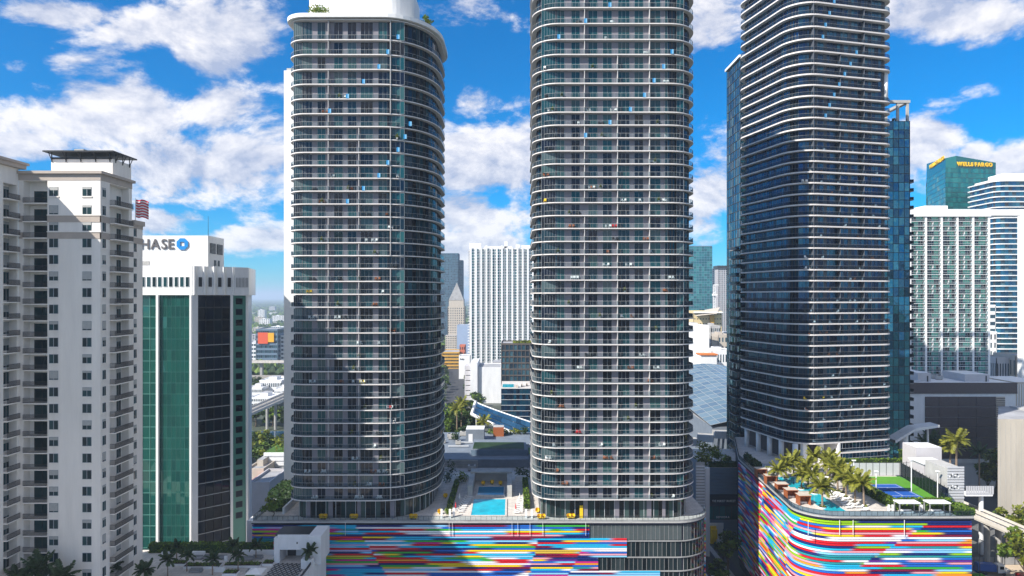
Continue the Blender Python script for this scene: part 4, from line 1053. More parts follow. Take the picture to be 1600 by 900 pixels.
def lounger(label, loc, rz, m=None, group='sun loungers on the pool decks'):
    t = thing('sun_lounger', label, 'sun lounger', loc, rz, group); m = m or M_cloth
    b = MB(); b.box(-.35,-.9,.3, .35,.45,.42, m); b.build('seat', t, local=True)
    b = MB(); b.face([(-.35,.45,.42),(.35,.45,.42),(.35,1.0,.85),(-.35,1.0,.85)], m); b.face([(-.35,.5,.32),(-.35,1.05,.75),(.35,1.05,.75),(.35,.5,.32)], m)
    for (a, c) in (((-.35,.45,.42),(-.35,1.0,.85)),): pass
    b.build('backrest', t, local=True)
    for sx in (-1,1):
        for y in (-.8,.4): b = MB(); b.box(sx*.3-.03,y-.03,0, sx*.3+.03,y+.03,.3, M_frame); b.build('leg', t, local=True)
    return t
LG = None
OD9 = ['first','second','third','fourth','fifth','sixth','seventh','eighth','ninth','tenth']
def loungers(lst):
    global LG
    for (x, y, z, rz, lab) in lst:
        if LG is None: LG = lounger(lab, (x,y,z), rz)
        else: dup(LG, (x,y,z), rz, lab)
loungers([(XX(720,180)+.2*k, 177.5+1.6*k, DKZ, HP, f'{OD9[k]} white sun lounger from the balustrade in the row left of the turquoise pool') for k in range(9)] +
         [(XX(808,180)+.15*k, 176.5+1.6*k, DKZ, -HP, f'{OD9[k]} white sun lounger from the balustrade in the row right of the turquoise pool') for k in range(9)])
for k, (px, D, lb) in enumerate([(712,178,'left of the turquoise pool'),(806,177,'right of the turquoise pool'),(812,186,'beside the white loungers'),(718,186,'beside the shaded loungers')]):
    t = thing('side_umbrella', 'closed red parasol '+lb, 'umbrella', (XX(px,D),D,DKZ), 0, 'closed parasols')
    b = MB(); b.tube([(0,0,0),(0,0,2.6)], [.04,.04], M_frame, 6); b.build('pole', t, local=True)
    b = MB(); b.tube([(0,0,1.1),(0,0,1.4),(0,0,2.5)], [.16,.2,.05], M_red if k < 2 else M_cloth, 8); b.build('canopy', t, local=True)
for k, (px, D) in enumerate([(690,173),(703,173),(709,174),(822,173),(831,173),(815,178)]):
    b = MB(); b.box(-.25,-.25,0,.25,.25,2.2, M_white); solo(b, 'white_post', 'white square post on the pool deck '+['nearest the west tower lobby','second from the west tower lobby','third from the west tower lobby','nearest the middle tower','at the hedge end','behind the right loungers'][k], 'post', 'white deck posts', (XX(px,D),D,DKZ))
hedge('clipped_hedge', 'bright narrow hedge beside the middle tower deck', XX(822,182)-.5,180,DKZ, XX(822,182)+.9,206,DKZ+1.6, M_hedge, rp, .25, 6)
hedge('clipped_hedge', 'shaded hedge strip beside the west tower deck', XX(708,190)-.7,180,DKZ, XX(708,190)+.5,205,DKZ+1.4, M_leaf, rp, .25, 6)
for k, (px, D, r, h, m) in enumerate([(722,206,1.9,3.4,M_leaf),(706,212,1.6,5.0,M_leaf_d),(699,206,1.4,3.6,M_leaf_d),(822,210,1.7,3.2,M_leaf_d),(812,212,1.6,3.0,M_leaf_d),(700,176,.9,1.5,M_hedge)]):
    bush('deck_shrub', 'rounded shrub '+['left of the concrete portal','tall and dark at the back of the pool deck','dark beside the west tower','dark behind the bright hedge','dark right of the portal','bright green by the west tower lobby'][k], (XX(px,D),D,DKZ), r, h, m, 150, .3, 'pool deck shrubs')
for k, (px0_, px1_, D) in enumerate([(712,733,208),(805,822,208)]):
    b = MB(); b.box(XX(px0_,D),D,DKZ, XX(px1_,D),D+.5,DKZ+1.5, M_white2); solo(b, 'garden_wall', ['white wall at the back left of the pool deck','white wall at the back right of the pool deck'][k], 'wall')
# planting deck left of the west tower
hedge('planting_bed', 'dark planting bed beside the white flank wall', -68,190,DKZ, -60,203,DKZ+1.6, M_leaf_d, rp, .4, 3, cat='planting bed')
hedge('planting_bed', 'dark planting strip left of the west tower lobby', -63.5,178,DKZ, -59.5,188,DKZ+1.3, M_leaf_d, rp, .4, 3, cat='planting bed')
b = MB(); b.box(-59.2,176,DKZ, -58.7,190,DKZ+1.7, M_white2); solo(b, 'garden_wall', 'white wall along the planting strip left of the west tower', 'wall')
tree_thing('deck_tree', 'round leafy tree at the left end of the striped podium', (XX(424,173),174.2,DKZ), 5.6, 2.9, [M_leaf,M_leaf_y,M_leaf], rp, 14, 60, .28, None, .2)
# bits of furniture on the balconies
bf = MB(); bf.box(-.3,-.3,.35,.3,.3,.45,M_cloth); bf.box(-.3,.22,.45,.3,.3,.95,M_cloth)
for sx in (-.26,.26):
    for sy in (-.26,.26): bf.box(sx-.03,sy-.03,0,sx+.03,sy+.03,.35,M_cloth)
cmesh = {}
for nm, m in (('white',M_cloth),('black',M_dark),('yellow',M_yel),('red',M_red),('wooden',M_wood)):
    c = MB(); c.v = list(bf.v); c.f = list(bf.f); c.mi = [0]*len(bf.f); c.ms = [m]; cmesh[nm] = c.mesh('balcony_chair')
def balcony_chairs(lab, ys, D, pxs, n, rng, depth=.75, pos=None):
    xl_, xr_ = (85, 118) if pos else (XX(pxs[0],D), XX(pxs[1],D))
    OD = ['lowest','second','third','fourth','fifth','sixth','seventh','eighth','ninth','tenth','eleventh','twelfth','thirteenth','fourteenth','fifteenth','sixteenth','seventeenth','eighteenth','nineteenth','twentieth']
    for k in range(n):
        i = rng.randrange(0, len(ys)-5); nm = rng.choice(['white','white','white','black','black','wooden','yellow','red'] if k % 4 == 0 else ['white','white','black','wooden'])
        z = ZZ(ys[i], D) + .305; px = rng.uniform(*pxs)
        for q in range(rng.choice((1,2,2))):
            x = XX(px, D+depth) + q*.85
            loc = (x, D+depth, z) if pos is None else pos(rng.random()*30+2+q*.85, z)
            o = bpy.data.objects.new('balcony_chair', cmesh[nm]); COL.objects.link(o); o.location = loc; o.rotation_euler = (0,0,rng.uniform(-.9,.9))
            fr = (loc[0]-xl_)/(xr_-xl_); wh = 'far left' if fr < .2 else 'left half' if fr < .42 else 'middle' if fr < .58 else 'right half' if fr < .8 else 'far right'
            fl_ = OD[i]+' balcony floor' if i < 20 else 'upper balcony floor '+str(i+1)
            tag(o, f'{nm} chair, {fl_}, {lab} tower, {wh}'+(', right of its pair' if q else ''), 'chair', f'{nm} balcony chairs of the {lab} tower')
balcony_chairs('west', t1ys, TD, (475,625), 52, rp)
balcony_chairs('middle', t2ys, TD, (850,1060), 62, rp)
ca_, sa_ = math.cos(rad(14)), math.sin(rad(14))
balcony_chairs('blue-black', t3ys[:34], T3D, (0,1), 62, rp, pos=lambda s, z: (85+ca_*s-sa_*.9, 204+sa_*s+ca_*.9, z))

bm = MB(); bm.prism(rounded([(-.22,-.22,.1,.1),(.22,-.22,.1,.1),(.22,.22,.1,.1),(-.22,.22,.1,.1)],2), 0, .45, M_conc_d)
for q in range(26): leaf_cloud(bm, (0,0,.85), (.35,.35,.5), 1, .24, M_leaf_y, rp)
bpl = bm.mesh('balcony_plant')
for lab, ys, D, pxs, n in (('west',t1ys,TD,(475,625),14),('middle',t2ys,TD,(850,1060),18)):
    for i in rp.sample(range(len(ys)-5), n):
        px = rp.uniform(*pxs); o = bpy.data.objects.new('balcony_plant', bpl); COL.objects.link(o); o.location = (XX(px,D+.6), D+.6, ZZ(ys[i],D)+.305)
        OD_ = ['lowest','second','third','fourth','fifth','sixth','seventh','eighth','ninth','tenth','eleventh','twelfth','thirteenth','fourteenth','fifteenth','sixteenth','seventeenth','eighteenth','nineteenth','twentieth','twenty-first','twenty-second','twenty-third','twenty-fourth','twenty-fifth','twenty-sixth','twenty-seventh','twenty-eighth','twenty-ninth','thirtieth','thirty-first','thirty-second','thirty-third','thirty-fourth','thirty-fifth','thirty-sixth','thirty-seventh','thirty-eighth']
        tag(o, f'green potted plant on the {OD_[i]} balcony floor of the {lab} tower', 'potted plant', 'balcony plants')
# ------------------------------------------------------------------ palm deck of the east podium
EZ1 = EZ + .004
def eat(px, py): D = (HC-EZ)*FPX/(py-HY); return XX(px,D), D
pool('swimming_pool', 'long turquoise pool beside the cedar cabanas', 73.7, 160.3, 78.6, 174.5, EZ1, M_pool, .35, .2)
pool('swimming_pool', 'back turquoise pool half hidden by the palms', 73.6, 177, 79.2, 191, EZ1, M_pool, .35, .2)
CB = None
for k, (x, y) in enumerate([(69.9,192.0),(69.8,184.5),(69.6,176.5),(69.9,171.2),(71.0,166.4)]):
    lab = 'red cedar cabana ' + ['farthest back by the white columns','second from the back of the row','in the middle of the row','second from the rounded corner','nearest the rounded striped corner'][k]
    if CB is None:
        CB = thing('cabana', lab, 'cabana', (x,y,EZ1), 0, 'cedar cabanas along the pool')
        for sx in (-1,1):
            for q in range(4): b = MB(); b.box(sx*1.5-.08,-1.3+q*.68,0, sx*1.5+.08,-.75+q*.68,2.5, M_wood); b.build('slat_screen', CB, local=True)
        b = MB(); b.box(-1.8,-1.5,2.5, 1.8,1.5,2.68, M_wood, top=M_beige); b.build('roof', CB, local=True)
        b = MB(); b.box(-1.3,.4,.05, 1.3,1.2,.5, M_cloth); b.build('daybed', CB, local=True)
        b = MB(); b.box(-1.5,1.2,0, 1.5,1.32,2.5, M_wood); b.build('back_wall', CB, local=True)
    else: dup(CB, (x,y,EZ1), rp.uniform(-.05,.05), lab)
for o_ in [o for o in COL.objects if o.get('category') == 'cabana' and o.get('group') == 'cedar cabanas along the pool']: o_.scale = (.86,.86,.9)
pr = [(1214,757,5.0),(1228,748,4.6),(1240,745,4.6),(1252,765,5.4),(1263,762,5.6),(1273,772,6.4),(1285,794,6.8),(1276,742,6.5),(1292,745,6.4),(1302,748,6.2),(1309,769,7.0),(1322,778,7.2),(1336,787,7.0),(1350,793,7.0),(1318,772,6.6),(1297,755,6.4)]
for k, (px, py, h) in enumerate(pr):
    x, y = eat(px, py); side = 'between the cabanas and the pool' if k < 7 else 'in the row right of the pool'
    word = ['farthest','second','third','fourth','fifth','sixth','nearest'] if k < 7 else ['first','second','third','fourth','fifth','sixth','seventh','eighth','ninth']
    palm('date_palm', f'yellow green date palm {side}, {word[k if k < 7 else k-7]}', (x,y,EZ1), h*rp.uniform(.72,.98), 3.5, rp, M_frond, rp.choice((20,24,28)), 'date palms on the pool deck', .21, rp.uniform(.01,.12))
    b = MB(); b.prism(rounded([(-.8,-.8,.7,.7),(.8,-.8,.7,.7),(.8,.8,.7,.7),(-.8,.8,.7,.7)],4), 0, .35, M_white, top=M_soil)
    leaf_cloud(b, (0,0,.5), (.7,.7,.25), 24, .25, M_leaf_y, rp); solo(b, 'palm_planter', f'white round planter under the {word[k if k < 7 else k-7]} palm {side}', 'planter', 'palm planters on the pool deck', (x,y,EZ1-.002))
loungers([(80.6+.1*k, 163+1.75*k, EZ1, -HP+.1, f'{OD9[k]} white sun lounger from the front, beside the long turquoise pool') for k in range(10)] + [(83.0, 161+2.2*k, EZ1, -HP, f'{OD9[k]} white sun lounger from the front, in the row by the tennis hedge') for k in range(6)])
hedge('tall_hedge', 'tall clipped hedge left of the tennis court', 90.4,161.4,EZ1, 91.9,192,EZ1+2.3, M_hedge, rp, .30, 5, 'hedges around the tennis court')
hedge('tall_hedge', 'tall clipped hedge in front of the tennis court', 91.92,161.4,EZ1, 104.2,163,EZ1+2.7, M_hedge, rp, .30, 5, 'hedges around the tennis court')
hedge('tall_hedge', 'clipped hedge along the foot of the blue-black tower', 95,201.2,EZ1, 121,203,EZ1+2.6, M_hedge, rp, .32, 4, 'hedges around the tennis court')
hedge('tall_hedge', 'square green hedge block right of the blue-black tower', 116.5,201,EZ1+.01, 122.5,200.9+5,EZ1+4.6, M_hedge, rp, .32, 4, 'hedges around the tennis court')
hedge('planter_hedge', 'low square hedge planter at the right end of the striped podium', XX(1484,160),157.6,EZ1, XX(1516,160)-.3,163,EZ1+1.5, M_hedge, rp, .26, 6)
CT = thing('tennis_court', 'blue tennis court with green surround behind the tall hedge', 'tennis court', (100,180,EZ1))
b = MB(); b.box(92.2,163.4,EZ1, 109.0,192,EZ1+.03, M_turf); b.build('surround', CT)
b = MB(); b.box(95.0,170.0,EZ1+.031, 103.6,184.2,EZ1+.036, M_court); b.build('playing_surface', CT)
for (x0,y0,x1,y1) in ((95.4,170.4,95.5,183.8),(103.1,170.4,103.2,183.8),(95.5,170.4,103.1,170.5),(95.5,183.7,103.1,183.8),(99.25,173.4,99.35,180.8),(95.5,173.3,103.1,173.4),(95.5,180.8,103.1,180.9)):
    b = MB(); b.box(x0,y0,EZ1+.0365, x1,y1,EZ1+.040, M_white); b.build('court_line', CT)
b = MB(); b.box(95,177.15,EZ1+.04, 103.6,177.2,EZ1+.95, G_rail_d)
b.tube([(94.9,177.17,EZ1+.03),(94.9,177.17,EZ1+1.1)],[.05,.05],M_dark,6); b.tube([(103.7,177.17,EZ1+.03),(103.7,177.17,EZ1+1.1)],[.05,.05],M_dark,6); b.build('net', CT)
def fence(label, A, B, z, h, step, infill):
    t = thing('court_fence', label, 'fence', (A[0],A[1],z), 0, 'tennis court fences'); u, l = unit(A, B); n = int(l/step)
    for i in range(n+1): b = MB(); b.obox(A, u, i*step-.05, i*step+.05, -.05, .05, z, z+h, M_dark); b.build('post', t)
    for i in range(n): b = MB(); b.obox(A, u, i*step+.05, (i+1)*step-.05, -.012, .012, z+.1, z+h*.9, infill); b.build('wind_screen', t)
    b = MB(); b.obox(A, u, 0, l, -.03, .03, z+h*.9, z+h*.9+.06, M_dark); b.build('top_rail', t)
M_screen = mat('pale_windscreen', (.50,.50,.52), .9, .06, 2)
fence('dark post fence with pale windscreens at the back of the court', (92.5,193), (114,193), EZ1, 4.0, 1.9, M_screen)
fence('dark post fence along the right side of the court', (109.3,192), (105.6,164), EZ1, 4.4, 1.9, G_rail_d)
for k, (px, py, top) in enumerate([(1334,757,720),(1369,772,737),(1424,768,719),(1465,780,737),(1386,798,782),(1390,799,785)]):
    if k > 3: continue
    x, y = eat(px, py); z1 = ZZ(top, y)
    t = thing('court_light', 'tall white floodlight post '+['behind the date palms','at the left edge of the tennis court','at the back right of the court','near the front right of the court'][k], 'lamp post', (x,y,EZ1), 0, 'court floodlights')
    b = MB(); b.tube([(0,0,0),(0,0,z1-EZ1)], [.13,.10], M_white, 8); b.build('post', t, local=True)
    b = MB(); b.box(-.45,-.35,z1-EZ1, .45,.25,z1-EZ1+.22, M_white); b.build('lamp_head', t, local=True)
for k, px in enumerate((1417,1464)):
    D = 158.9; x = XX(px,D)
    t = thing('deck_pergola', ['small grey pergola in front of the tennis hedge, the one nearer the palms','small grey pergola in front of the tennis hedge, the one beside the square planter'][k], 'pergola', (x,D,EZ1), 0, 'front deck pergolas')
    for sx in (-2.3,2.3):
        for sy in (-1.1,1.1): b = MB(); b.box(sx-.1,sy-.1,0, sx+.1,sy+.1,2.7, M_conc_d); b.build('leg', t, local=True)
    b = MB(); b.box(-2.5,-1.3,2.7, 2.5,1.3,2.95, M_white2); b.build('roof', t, local=True)
    sofa(f'white outdoor sofa under the {["palm side","planter side"][k]} pergola', (x,D+.2,EZ1), 2.8, 0, 'pergola sofas', M_cloth)
for k, px in enumerate((1389,1395,1440)):
    D = 160.6; b = MB(); b.box(-.2,-.2,0,.2,.2,1.6,M_white); solo(b, 'white_post', ['short white post by the hedge corner','second short white post by the hedge corner','short white post between the pergolas'][k], 'post', None, (XX(px,D),D,EZ1))
SC = thing('stair_house', 'stepped grey concrete stair house behind the tennis court', 'building', (115,182,EZ1))
M_lav = mat('grey_render', (.50,.48,.49), .8, .06, .5)
b = MB(); b.box(109.6,181.5,EZ1, 115.5,188,ZZ(722,184), M_lav, top=M_white2); b.build('lower_block', SC)
b = MB(); b.box(112.4,190,EZ1, 119.6,196.5,ZZ(699,190), M_lav, top=M_white2); b.build('upper_block', SC)
b = MB(); b.box(109.2,181.0,ZZ(722,184)+.002, 115.9,188.4,ZZ(722,184)+.25, M_white2); b.build('roof_slab', SC)
LV = thing('plant_room', 'grey louvred plant room with white emblem at the right of the court', 'building', (112,170,EZ1))
x0, x1 = XX(1480,169), XX(1506,169)
b = MB(); b.box(x0,169,18, x1,178,ZZ(732,169), M_conc); b.build('wall', LV)
for q in range(12): z = EZ1+.6+q*.68; b = MB(); b.box(x0-.02,168.85,z, x1+.02,168.99,z+.42, M_screen); b.build('louvre', LV)
for zc in (ZZ(743,169), ZZ(761,169)):
    b = MB()
    for q in range(7): b.box(x0+.4+q*.36,168.72,zc-.4+(q%3)*.3, x0+.64+q*.36,168.84,zc-.1+(q%3)*.3, M_dark if q % 2 else M_white)
    b.build('emblem', LV)
for k, (px, D) in enumerate([(1168,212),(1178,205),(1186,198),(1200,196),(1170,204)]):
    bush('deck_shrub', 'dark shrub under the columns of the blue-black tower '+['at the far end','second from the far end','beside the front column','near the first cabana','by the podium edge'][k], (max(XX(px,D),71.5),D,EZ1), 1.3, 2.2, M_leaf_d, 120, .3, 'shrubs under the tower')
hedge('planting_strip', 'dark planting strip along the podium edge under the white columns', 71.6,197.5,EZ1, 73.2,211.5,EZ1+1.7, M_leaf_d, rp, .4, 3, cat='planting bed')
b = MB(); b.box(72.2,193,EZ1, 74.5,197,EZ1+2.4, M_white2, top=M_roof); solo(b, 'kiosk', 'small pale kiosk beside the first cabana', 'kiosk')
palm('date_palm', 'large bright palm behind the stair house', (XX(1493,222),222,10), 27, 5.2, rp, M_frond, 22, None, .35, .02)
palm('date_palm', 'second bright palm crown just behind the stair house', (XX(1484,226),226,10), 24, 4.6, rp, M_frond, 20, None, .35, .02)
# ------------------------------------------------------------------ ground, streets, river
def ground_material():
    m = bpy.data.materials.new('city_ground'); m.use_nodes = True; nt = m.node_tree; N = nt.nodes; L = nt.links; b = N['Principled BSDF']
    b.inputs['Roughness'].default_value = .95; g = N.new('ShaderNodeNewGeometry')
    v = N.new('ShaderNodeTexVoronoi'); v.inputs['Scale'].default_value = .018; L.new(g.outputs['Position'], v.inputs['Vector'])
    n = N.new('ShaderNodeTexNoise'); n.inputs['Scale'].default_value = .006; n.inputs['Detail'].default_value = 8; L.new(g.outputs['Position'], n.inputs['Vector'])
    cr = N.new('ShaderNodeValToRGB'); L.new(n.outputs[0], cr.inputs[0]); e = cr.color_ramp.elements
    e[0].position = .38; e[0].color = (.11,.11,.105,1); e[1].position = .56; e[1].color = (.045,.065,.03,1)
    mx = N.new('ShaderNodeMix'); mx.data_type = 'RGBA'; mx.inputs[0].default_value = .3; L.new(cr.outputs[0], mx.inputs[6]); bw = N.new('ShaderNodeRGBToBW'); L.new(v.outputs['Color'], bw.inputs[0]); gm = N.new('ShaderNodeMath'); gm.operation = 'MULTIPLY'; gm.inputs[1].default_value = .22; L.new(bw.outputs[0], gm.inputs[0]); L.new(gm.outputs[0], mx.inputs[7]) 
    L.new(mx.outputs[2], b.inputs['Base Color']); return m
b = MB(); q = 45000; b.face([(-q,-q,0),(q,-q,0),(q,q,0),(-q,q,0)], ground_material()); structure(b, 'ground')
def sheet(name, pts, z, m): b = MB(); b.face([(p[0],p[1],z) for p in pts], m); return structure(b, name)
sheet('street', [(51.2,95),(65.5,95),(70.5,230),(51.2,230)], .004, M_asph)
sheet('street', [(51.2,230.2),(160,246.2),(160,256),(51.2,246)], .004, M_asph)
sheet('street', [(112.5,90),(126,90),(132,246),(118,246)], .004, M_asph)
sheet('street', [(-34,330),(-21,330),(-57,800),(-75,800)], .004, M_asph)
b = MB(); b.box(65.5,150,0, 67.0,232,.13, M_walk); b.box(50.6,216,0, 51.2,229,.13, M_walk); structure(b, 'pavement')
b = MB(); b.box(126.2,150,0, 131.5,244,.13, M_walk); structure(b, 'pavement')
b = MB()
for k in range(7): b.face([(52+k*2,205,.008),(53+k*2,205,.008),(53+k*2,209,.008),(52+k*2,209,.008)], M_paint)
for k in range(14): b.face([(58.4,120+k*6,.008),(58.6,120+k*6,.008),(58.6,123+k*6,.008),(58.4,123+k*6,.008)], M_paint)
structure(b, 'road_markings')
sheet('sandy_lot', [(131.8,150),(230,150),(230,216),(131.8,216)], .006, mat('sand', (.50,.40,.29), .95, .15, .3))
M_water = mat('river_water', (.012,.055,.11), .08, .15, .05, spec=.5, bump=.25, bscale=.35)
sheet('river', [(-420,375),(-40,395),(-40,432),(-420,416)], .004, M_water)
M_cars = [mat('car_'+n, c, .25, .02, 1, spec=.6) for n, c in (('white',(.75,.75,.75)),('black',(.02,.02,.02)),('silver',(.4,.41,.42)),('red',(.45,.02,.02)),('blue',(.03,.10,.35)))]
def car(label, loc, rz, ci, group):
    t = thing('parked_car', label, 'car', loc, rz, group); m = M_cars[ci]
    b = MB(); b.prism([(-2.2,-.85),(2.2,-.85),(2.25,.0),(2.2,.85),(-2.2,.85),(-2.25,0)], .3, .85, m); b.prism([(-1.5,-.75),(.9,-.75),(.9,.75),(-1.5,.75)], .85, 1.0, m)
    b.build('body', t, local=True)
    b = MB(); i = 0
    lo = [(-1.7,-.8,.85),(1.2,-.8,.85),(1.2,.8,.85),(-1.7,.8,.85)]; hi = [(-1.2,-.62,1.42),(.45,-.62,1.42),(.45,.62,1.42),(-1.2,.62,1.42)]
    for a in range(4): c = (a+1) % 4; b.face([lo[a],lo[c],hi[c],hi[a]], G_black)
    b.face(hi, m); b.build('cabin', t, local=True)
    for sx in (-1.35,1.35):
        for sy in (-.85,.85): b = MB(); b.tube([(sx,sy-.1,.32),(sx,sy+.1,.32)], [.32,.32], M_dark, 10); b.build('wheel', t, local=True)
    return t
cars = [(55,214,HP,1,'black car on the street between the podiums'),(61.5,197,HP,0,'white car on the street between the podiums'),(62.5,178,HP,2,'silver car on the street between the podiums'),
        (136,205,.3,0,'white car parked near the sandy lot entrance'),(-29,352,1.65,0,'white car on the tree-lined street behind the pool deck')]
for x, y, rz, ci, lb in cars: car(lb, (x,y,.01), rz, ci, 'cars on the streets')

# ------------------------------------------------------------------ market building at the end of the street
MK = thing('market_building', 'dark blue market hall with roof terrace between the podiums', 'building', (85,240,0))
M_blueclad = mat('blue_grey_cladding', (.14,.20,.27), .5, .1, .3, streak=3); M_navyw = mat('navy_cladding', (.02,.035,.06), .5, .1, .4)
zt = ZZ(731,233); b = MB(); b.box(XX(1104,233),233.3,0, 118,262,zt, M_blueclad, top=M_stone); b.build('wall', MK)
for k in range(9):
    z0 = ZZ(772,233); h = (zt-z0)/9; b = MB(); b.box(XX(1104,233)-.1,233.0,z0+k*h+.06, 100,233.29,z0+(k+1)*h-.06, M_blueclad); b.build('cladding_panel', MK)
b = MB(); b.box(XX(1104,233)-.05,232.9,ZZ(790,233), 100,233.2,ZZ(772.5,233), M_navyw); b.build('sign_band', MK)
letters(MK, 'THE FOREST MARKET', (XX(1112.5,233),232.75,ZZ(784,233)), .95, M_white, width=.72, spacing=.9, depth=.05)
b = MB(); facade(b, (XX(1105,233),233.1),(100,233.1), ZZ(812,233), ZZ(790.5,233), 16, 1, M_dark, G_teal, .05,.05,.1); b.build('glazing', MK)
letters(MK, 'SEPHORA', (XX(1119,233),232.95,ZZ(809.5,233)), .95, M_white2, width=.9, spacing=1.6, depth=.05)
b = MB(); b.box(XX(1107,233),232.6,.13, XX(1130,233),233.1,ZZ(817,233), M_white2); b.build('shop_front', MK)
b = MB(); b.box(XX(1110,232),231.6,.2, XX(1119,232),232.4,ZZ(822,232), M_yel); b.prism(rounded([(XX(1111,231),230.6,.5,.5),(XX(1121,231),230.6,.5,.5),(XX(1121,231),231.5,.2,.2),(XX(1111,231),231.5,.2,.2)],4), 2.2, 5.4, M_yel); b.build('awning', MK, label='bright yellow awning')
# white louvred screen beside it
LS = thing('louvre_screen', 'tall white louvred screen at the corner of the middle tower street', 'screen', (63,222,0))
b = MB(); b.box(62.6,221,0, 64.0,222.2,ZZ(731,221.5), M_white2); b.box(59.6,221.4,6, 62.5,221.6,ZZ(722,221.5), M_conc); b.build('frame', LS)
for k in range(24):
    z = 7+k*.95; b = MB(); b.box(59.7,221.0,z, 62.5,221.35,z+.5, M_white2); b.build('louvre', LS)
# roof terrace plants
for k, (px, py, D, r, h, m) in enumerate([(1095,705,238,2.6,4.5,M_leaf_y),(1104,722,236,2.2,4,M_leaf_y),(1115,690,252,3,3.5,M_leaf_y),(1120,708,246,2.0,2.5,M_leaf),(1135,712,240,2,2.5,M_leaf),(1100,690,256,3,4,M_leaf_y)]):
    bush('terrace_shrub', ['bright bush at the left end of the market terrace','second bright bush over the white louvre screen','bright bed at the back of the market terrace','low bush among the terrace tables','low bush near the striped podium','bright bush behind the market terrace'][k], (XX(px,D),D,zt+.01 if D < 262 else 0), r, h, m, 220, .4, 'market terrace shrubs')
hedge('terrace_hedge', 'dark hedge along the front of the market terrace', XX(1108,234),233.6,zt, 79,235,zt+1.8, M_leaf_d, rp, .35, 4)
TBL = None
for k in range(9):
    x, y, = 72+ (k%3)*2.4, 240+(k//3)*3.0
    if TBL is None:
        TBL = thing('terrace_table', 'white table on the market roof terrace', 'table', (x,y,zt+.004), 0, 'market terrace tables')
        b = MB(); b.tube([(0,0,.68),(0,0,.74)],[.7,.7],M_cloth,12); b.build('table_top', TBL, local=True); b = MB(); b.tube([(0,0,0),(0,0,.68)],[.25,.06],M_dark,8); b.build('leg', TBL, local=True)
    else: dup(TBL, (x,y,zt+.004))

# plant on the low roofs
def roof_units(parent, x0, y0, x1, y1, z, n, rng):
    for k in range(n):
        x, y = rng.uniform(x0, x1), rng.uniform(y0, y1); w, d, h = rng.uniform(1.2,3.2), rng.uniform(1.2,2.4), rng.uniform(.9,1.8); b = MB()
        b.box(x,y,z+.25, x+w,y+d,z+.25+h, M_conc); b.box(x+.1,y+.1,z+.001, x+w-.1,y+d-.1,z+.249, M_dark)
        b.tube([(x+w/2,y+d/2,z+.25+h),(x+w/2,y+d/2,z+.4+h)],[min(w,d)*.36]*2,M_dark,10); b.build('roof_unit', parent)
    for k in range(max(1, n//3)):
        x, y = rng.uniform(x0, x1), rng.uniform(y0, y1); b = MB(); L_ = rng.uniform(4,10)
        b.box(x,y,z+.3, x+L_,y+.6,z+.8, M_frame); b.build('duct', parent)
ru = random.Random(77)
roof_units(MK, 90, 238, 114, 258, zt, 9, ru)
# street trees
rt = random.Random(4)
tr_list = [(1136,860,207,15,4.2,M_leaf_d,'dark street tree in front of the market hall'),(1123,905,196,9,3.0,M_leaf_d,'dark street tree lower down the street between the podiums')]
for px, py, D, h, r, m, lb in tr_list: tree_thing('street_tree', lb, (XX(px,D),D,.13), h, r, [m,M_leaf], rt, 16, 60, .5, 'street trees', .3)
for (x, y, h, r, lb) in [(147.5,196.5,19,6.8,'broad leafy tree beside the elevated guideway, nearest the striped podium'),(156,193,20,7.2,'broad leafy tree beside the guideway, second'),(165,194,20,7.2,'broad leafy tree beside the guideway, third'),(172,199,17,6.0,'leafy tree beside the guideway at the right edge'),
                      (174,226,19,6.8,'tall leafy tree in front of the blank beige building'),(182,222,17,6.5,'leafy tree at the right edge below the blank beige building'),(166.5,230,14,4.5,'smaller tree left of the beige building foot'),
                      (207,292,22,6.2,'bright tree beside the brown garage'),(200.5,288,17,4.2,'small tree left of the bright tree by the garage'),(214,286,15,4.6,'tree between the garage and the beige building'),
                      (193,262,24,4.0,'dark tree behind the louvred plant room')]:
    tree_thing('leafy_tree', lb, (x,y,0), h, r, [M_leaf,M_leaf_y,M_leaf_y], rt, 20, 70, .62, 'leafy trees on the right', .28)
for k, (px, D, h) in enumerate([(1445,250,30),(1456,254,31),(1468,250,29),(1530,262,24)]):
    palm('tall_palm', ['dark palm under the sloping white canopy','second dark palm under the sloping white canopy','third dark palm behind the stair house','palm beside the brown garage'][k], (XX(px,D),D,0), h, 4.6, rt, M_frond_d, 18, 'palms by the garage', .3)

# sandy lot: truck, containers, fence, lamp post
TK = thing('dump_truck', 'white truck with blue load bed on the sandy lot', 'truck', (XX(1549,207),207,.01), rad(-8))
b = MB(); b.box(-4.2,-1.2,.9, 1.2,1.2,1.1, M_dark); b.build('chassis', TK, local=True)
b = MB(); b.box(-4.3,-1.25,1.15, .9,1.25,3.0, M_cars[4]); b.box(-4.1,-1.1,3.0, .7,1.1,3.2, M_cars[4]); b.build('load_bed', TK, local=True)
b = MB(); b.prism([(1.3,-1.2),(3.2,-1.2),(3.4,-.8),(3.4,.8),(3.2,1.2),(1.3,1.2)], .8, 3.1, M_cars[0]); b.build('cab', TK, local=True)
b = MB(); b.face([(3.42,-.75,1.9),(3.42,.75,1.9),(3.42,.75,2.8),(3.42,-.75,2.8)], G_black); b.face([(1.8,-1.22,1.9),(3.0,-1.22,1.9),(3.0,-1.22,2.8),(1.8,-1.22,2.8)], G_black); b.build('window', TK, local=True)
b = MB(); b.prism([(3.42,-1.1),(4.6,-1.0),(4.6,1.0),(3.42,1.1)], .8, 1.7, M_cars[0]); b.build('bonnet', TK, local=True)
for sx in (-3.4,-2.2,2.9):
    for sy in (-1.1,1.1): b = MB(); b.tube([(sx,sy-.18,.5),(sx,sy+.18,.5)],[.5,.5],M_dark,12); b.build('wheel', TK, local=True)
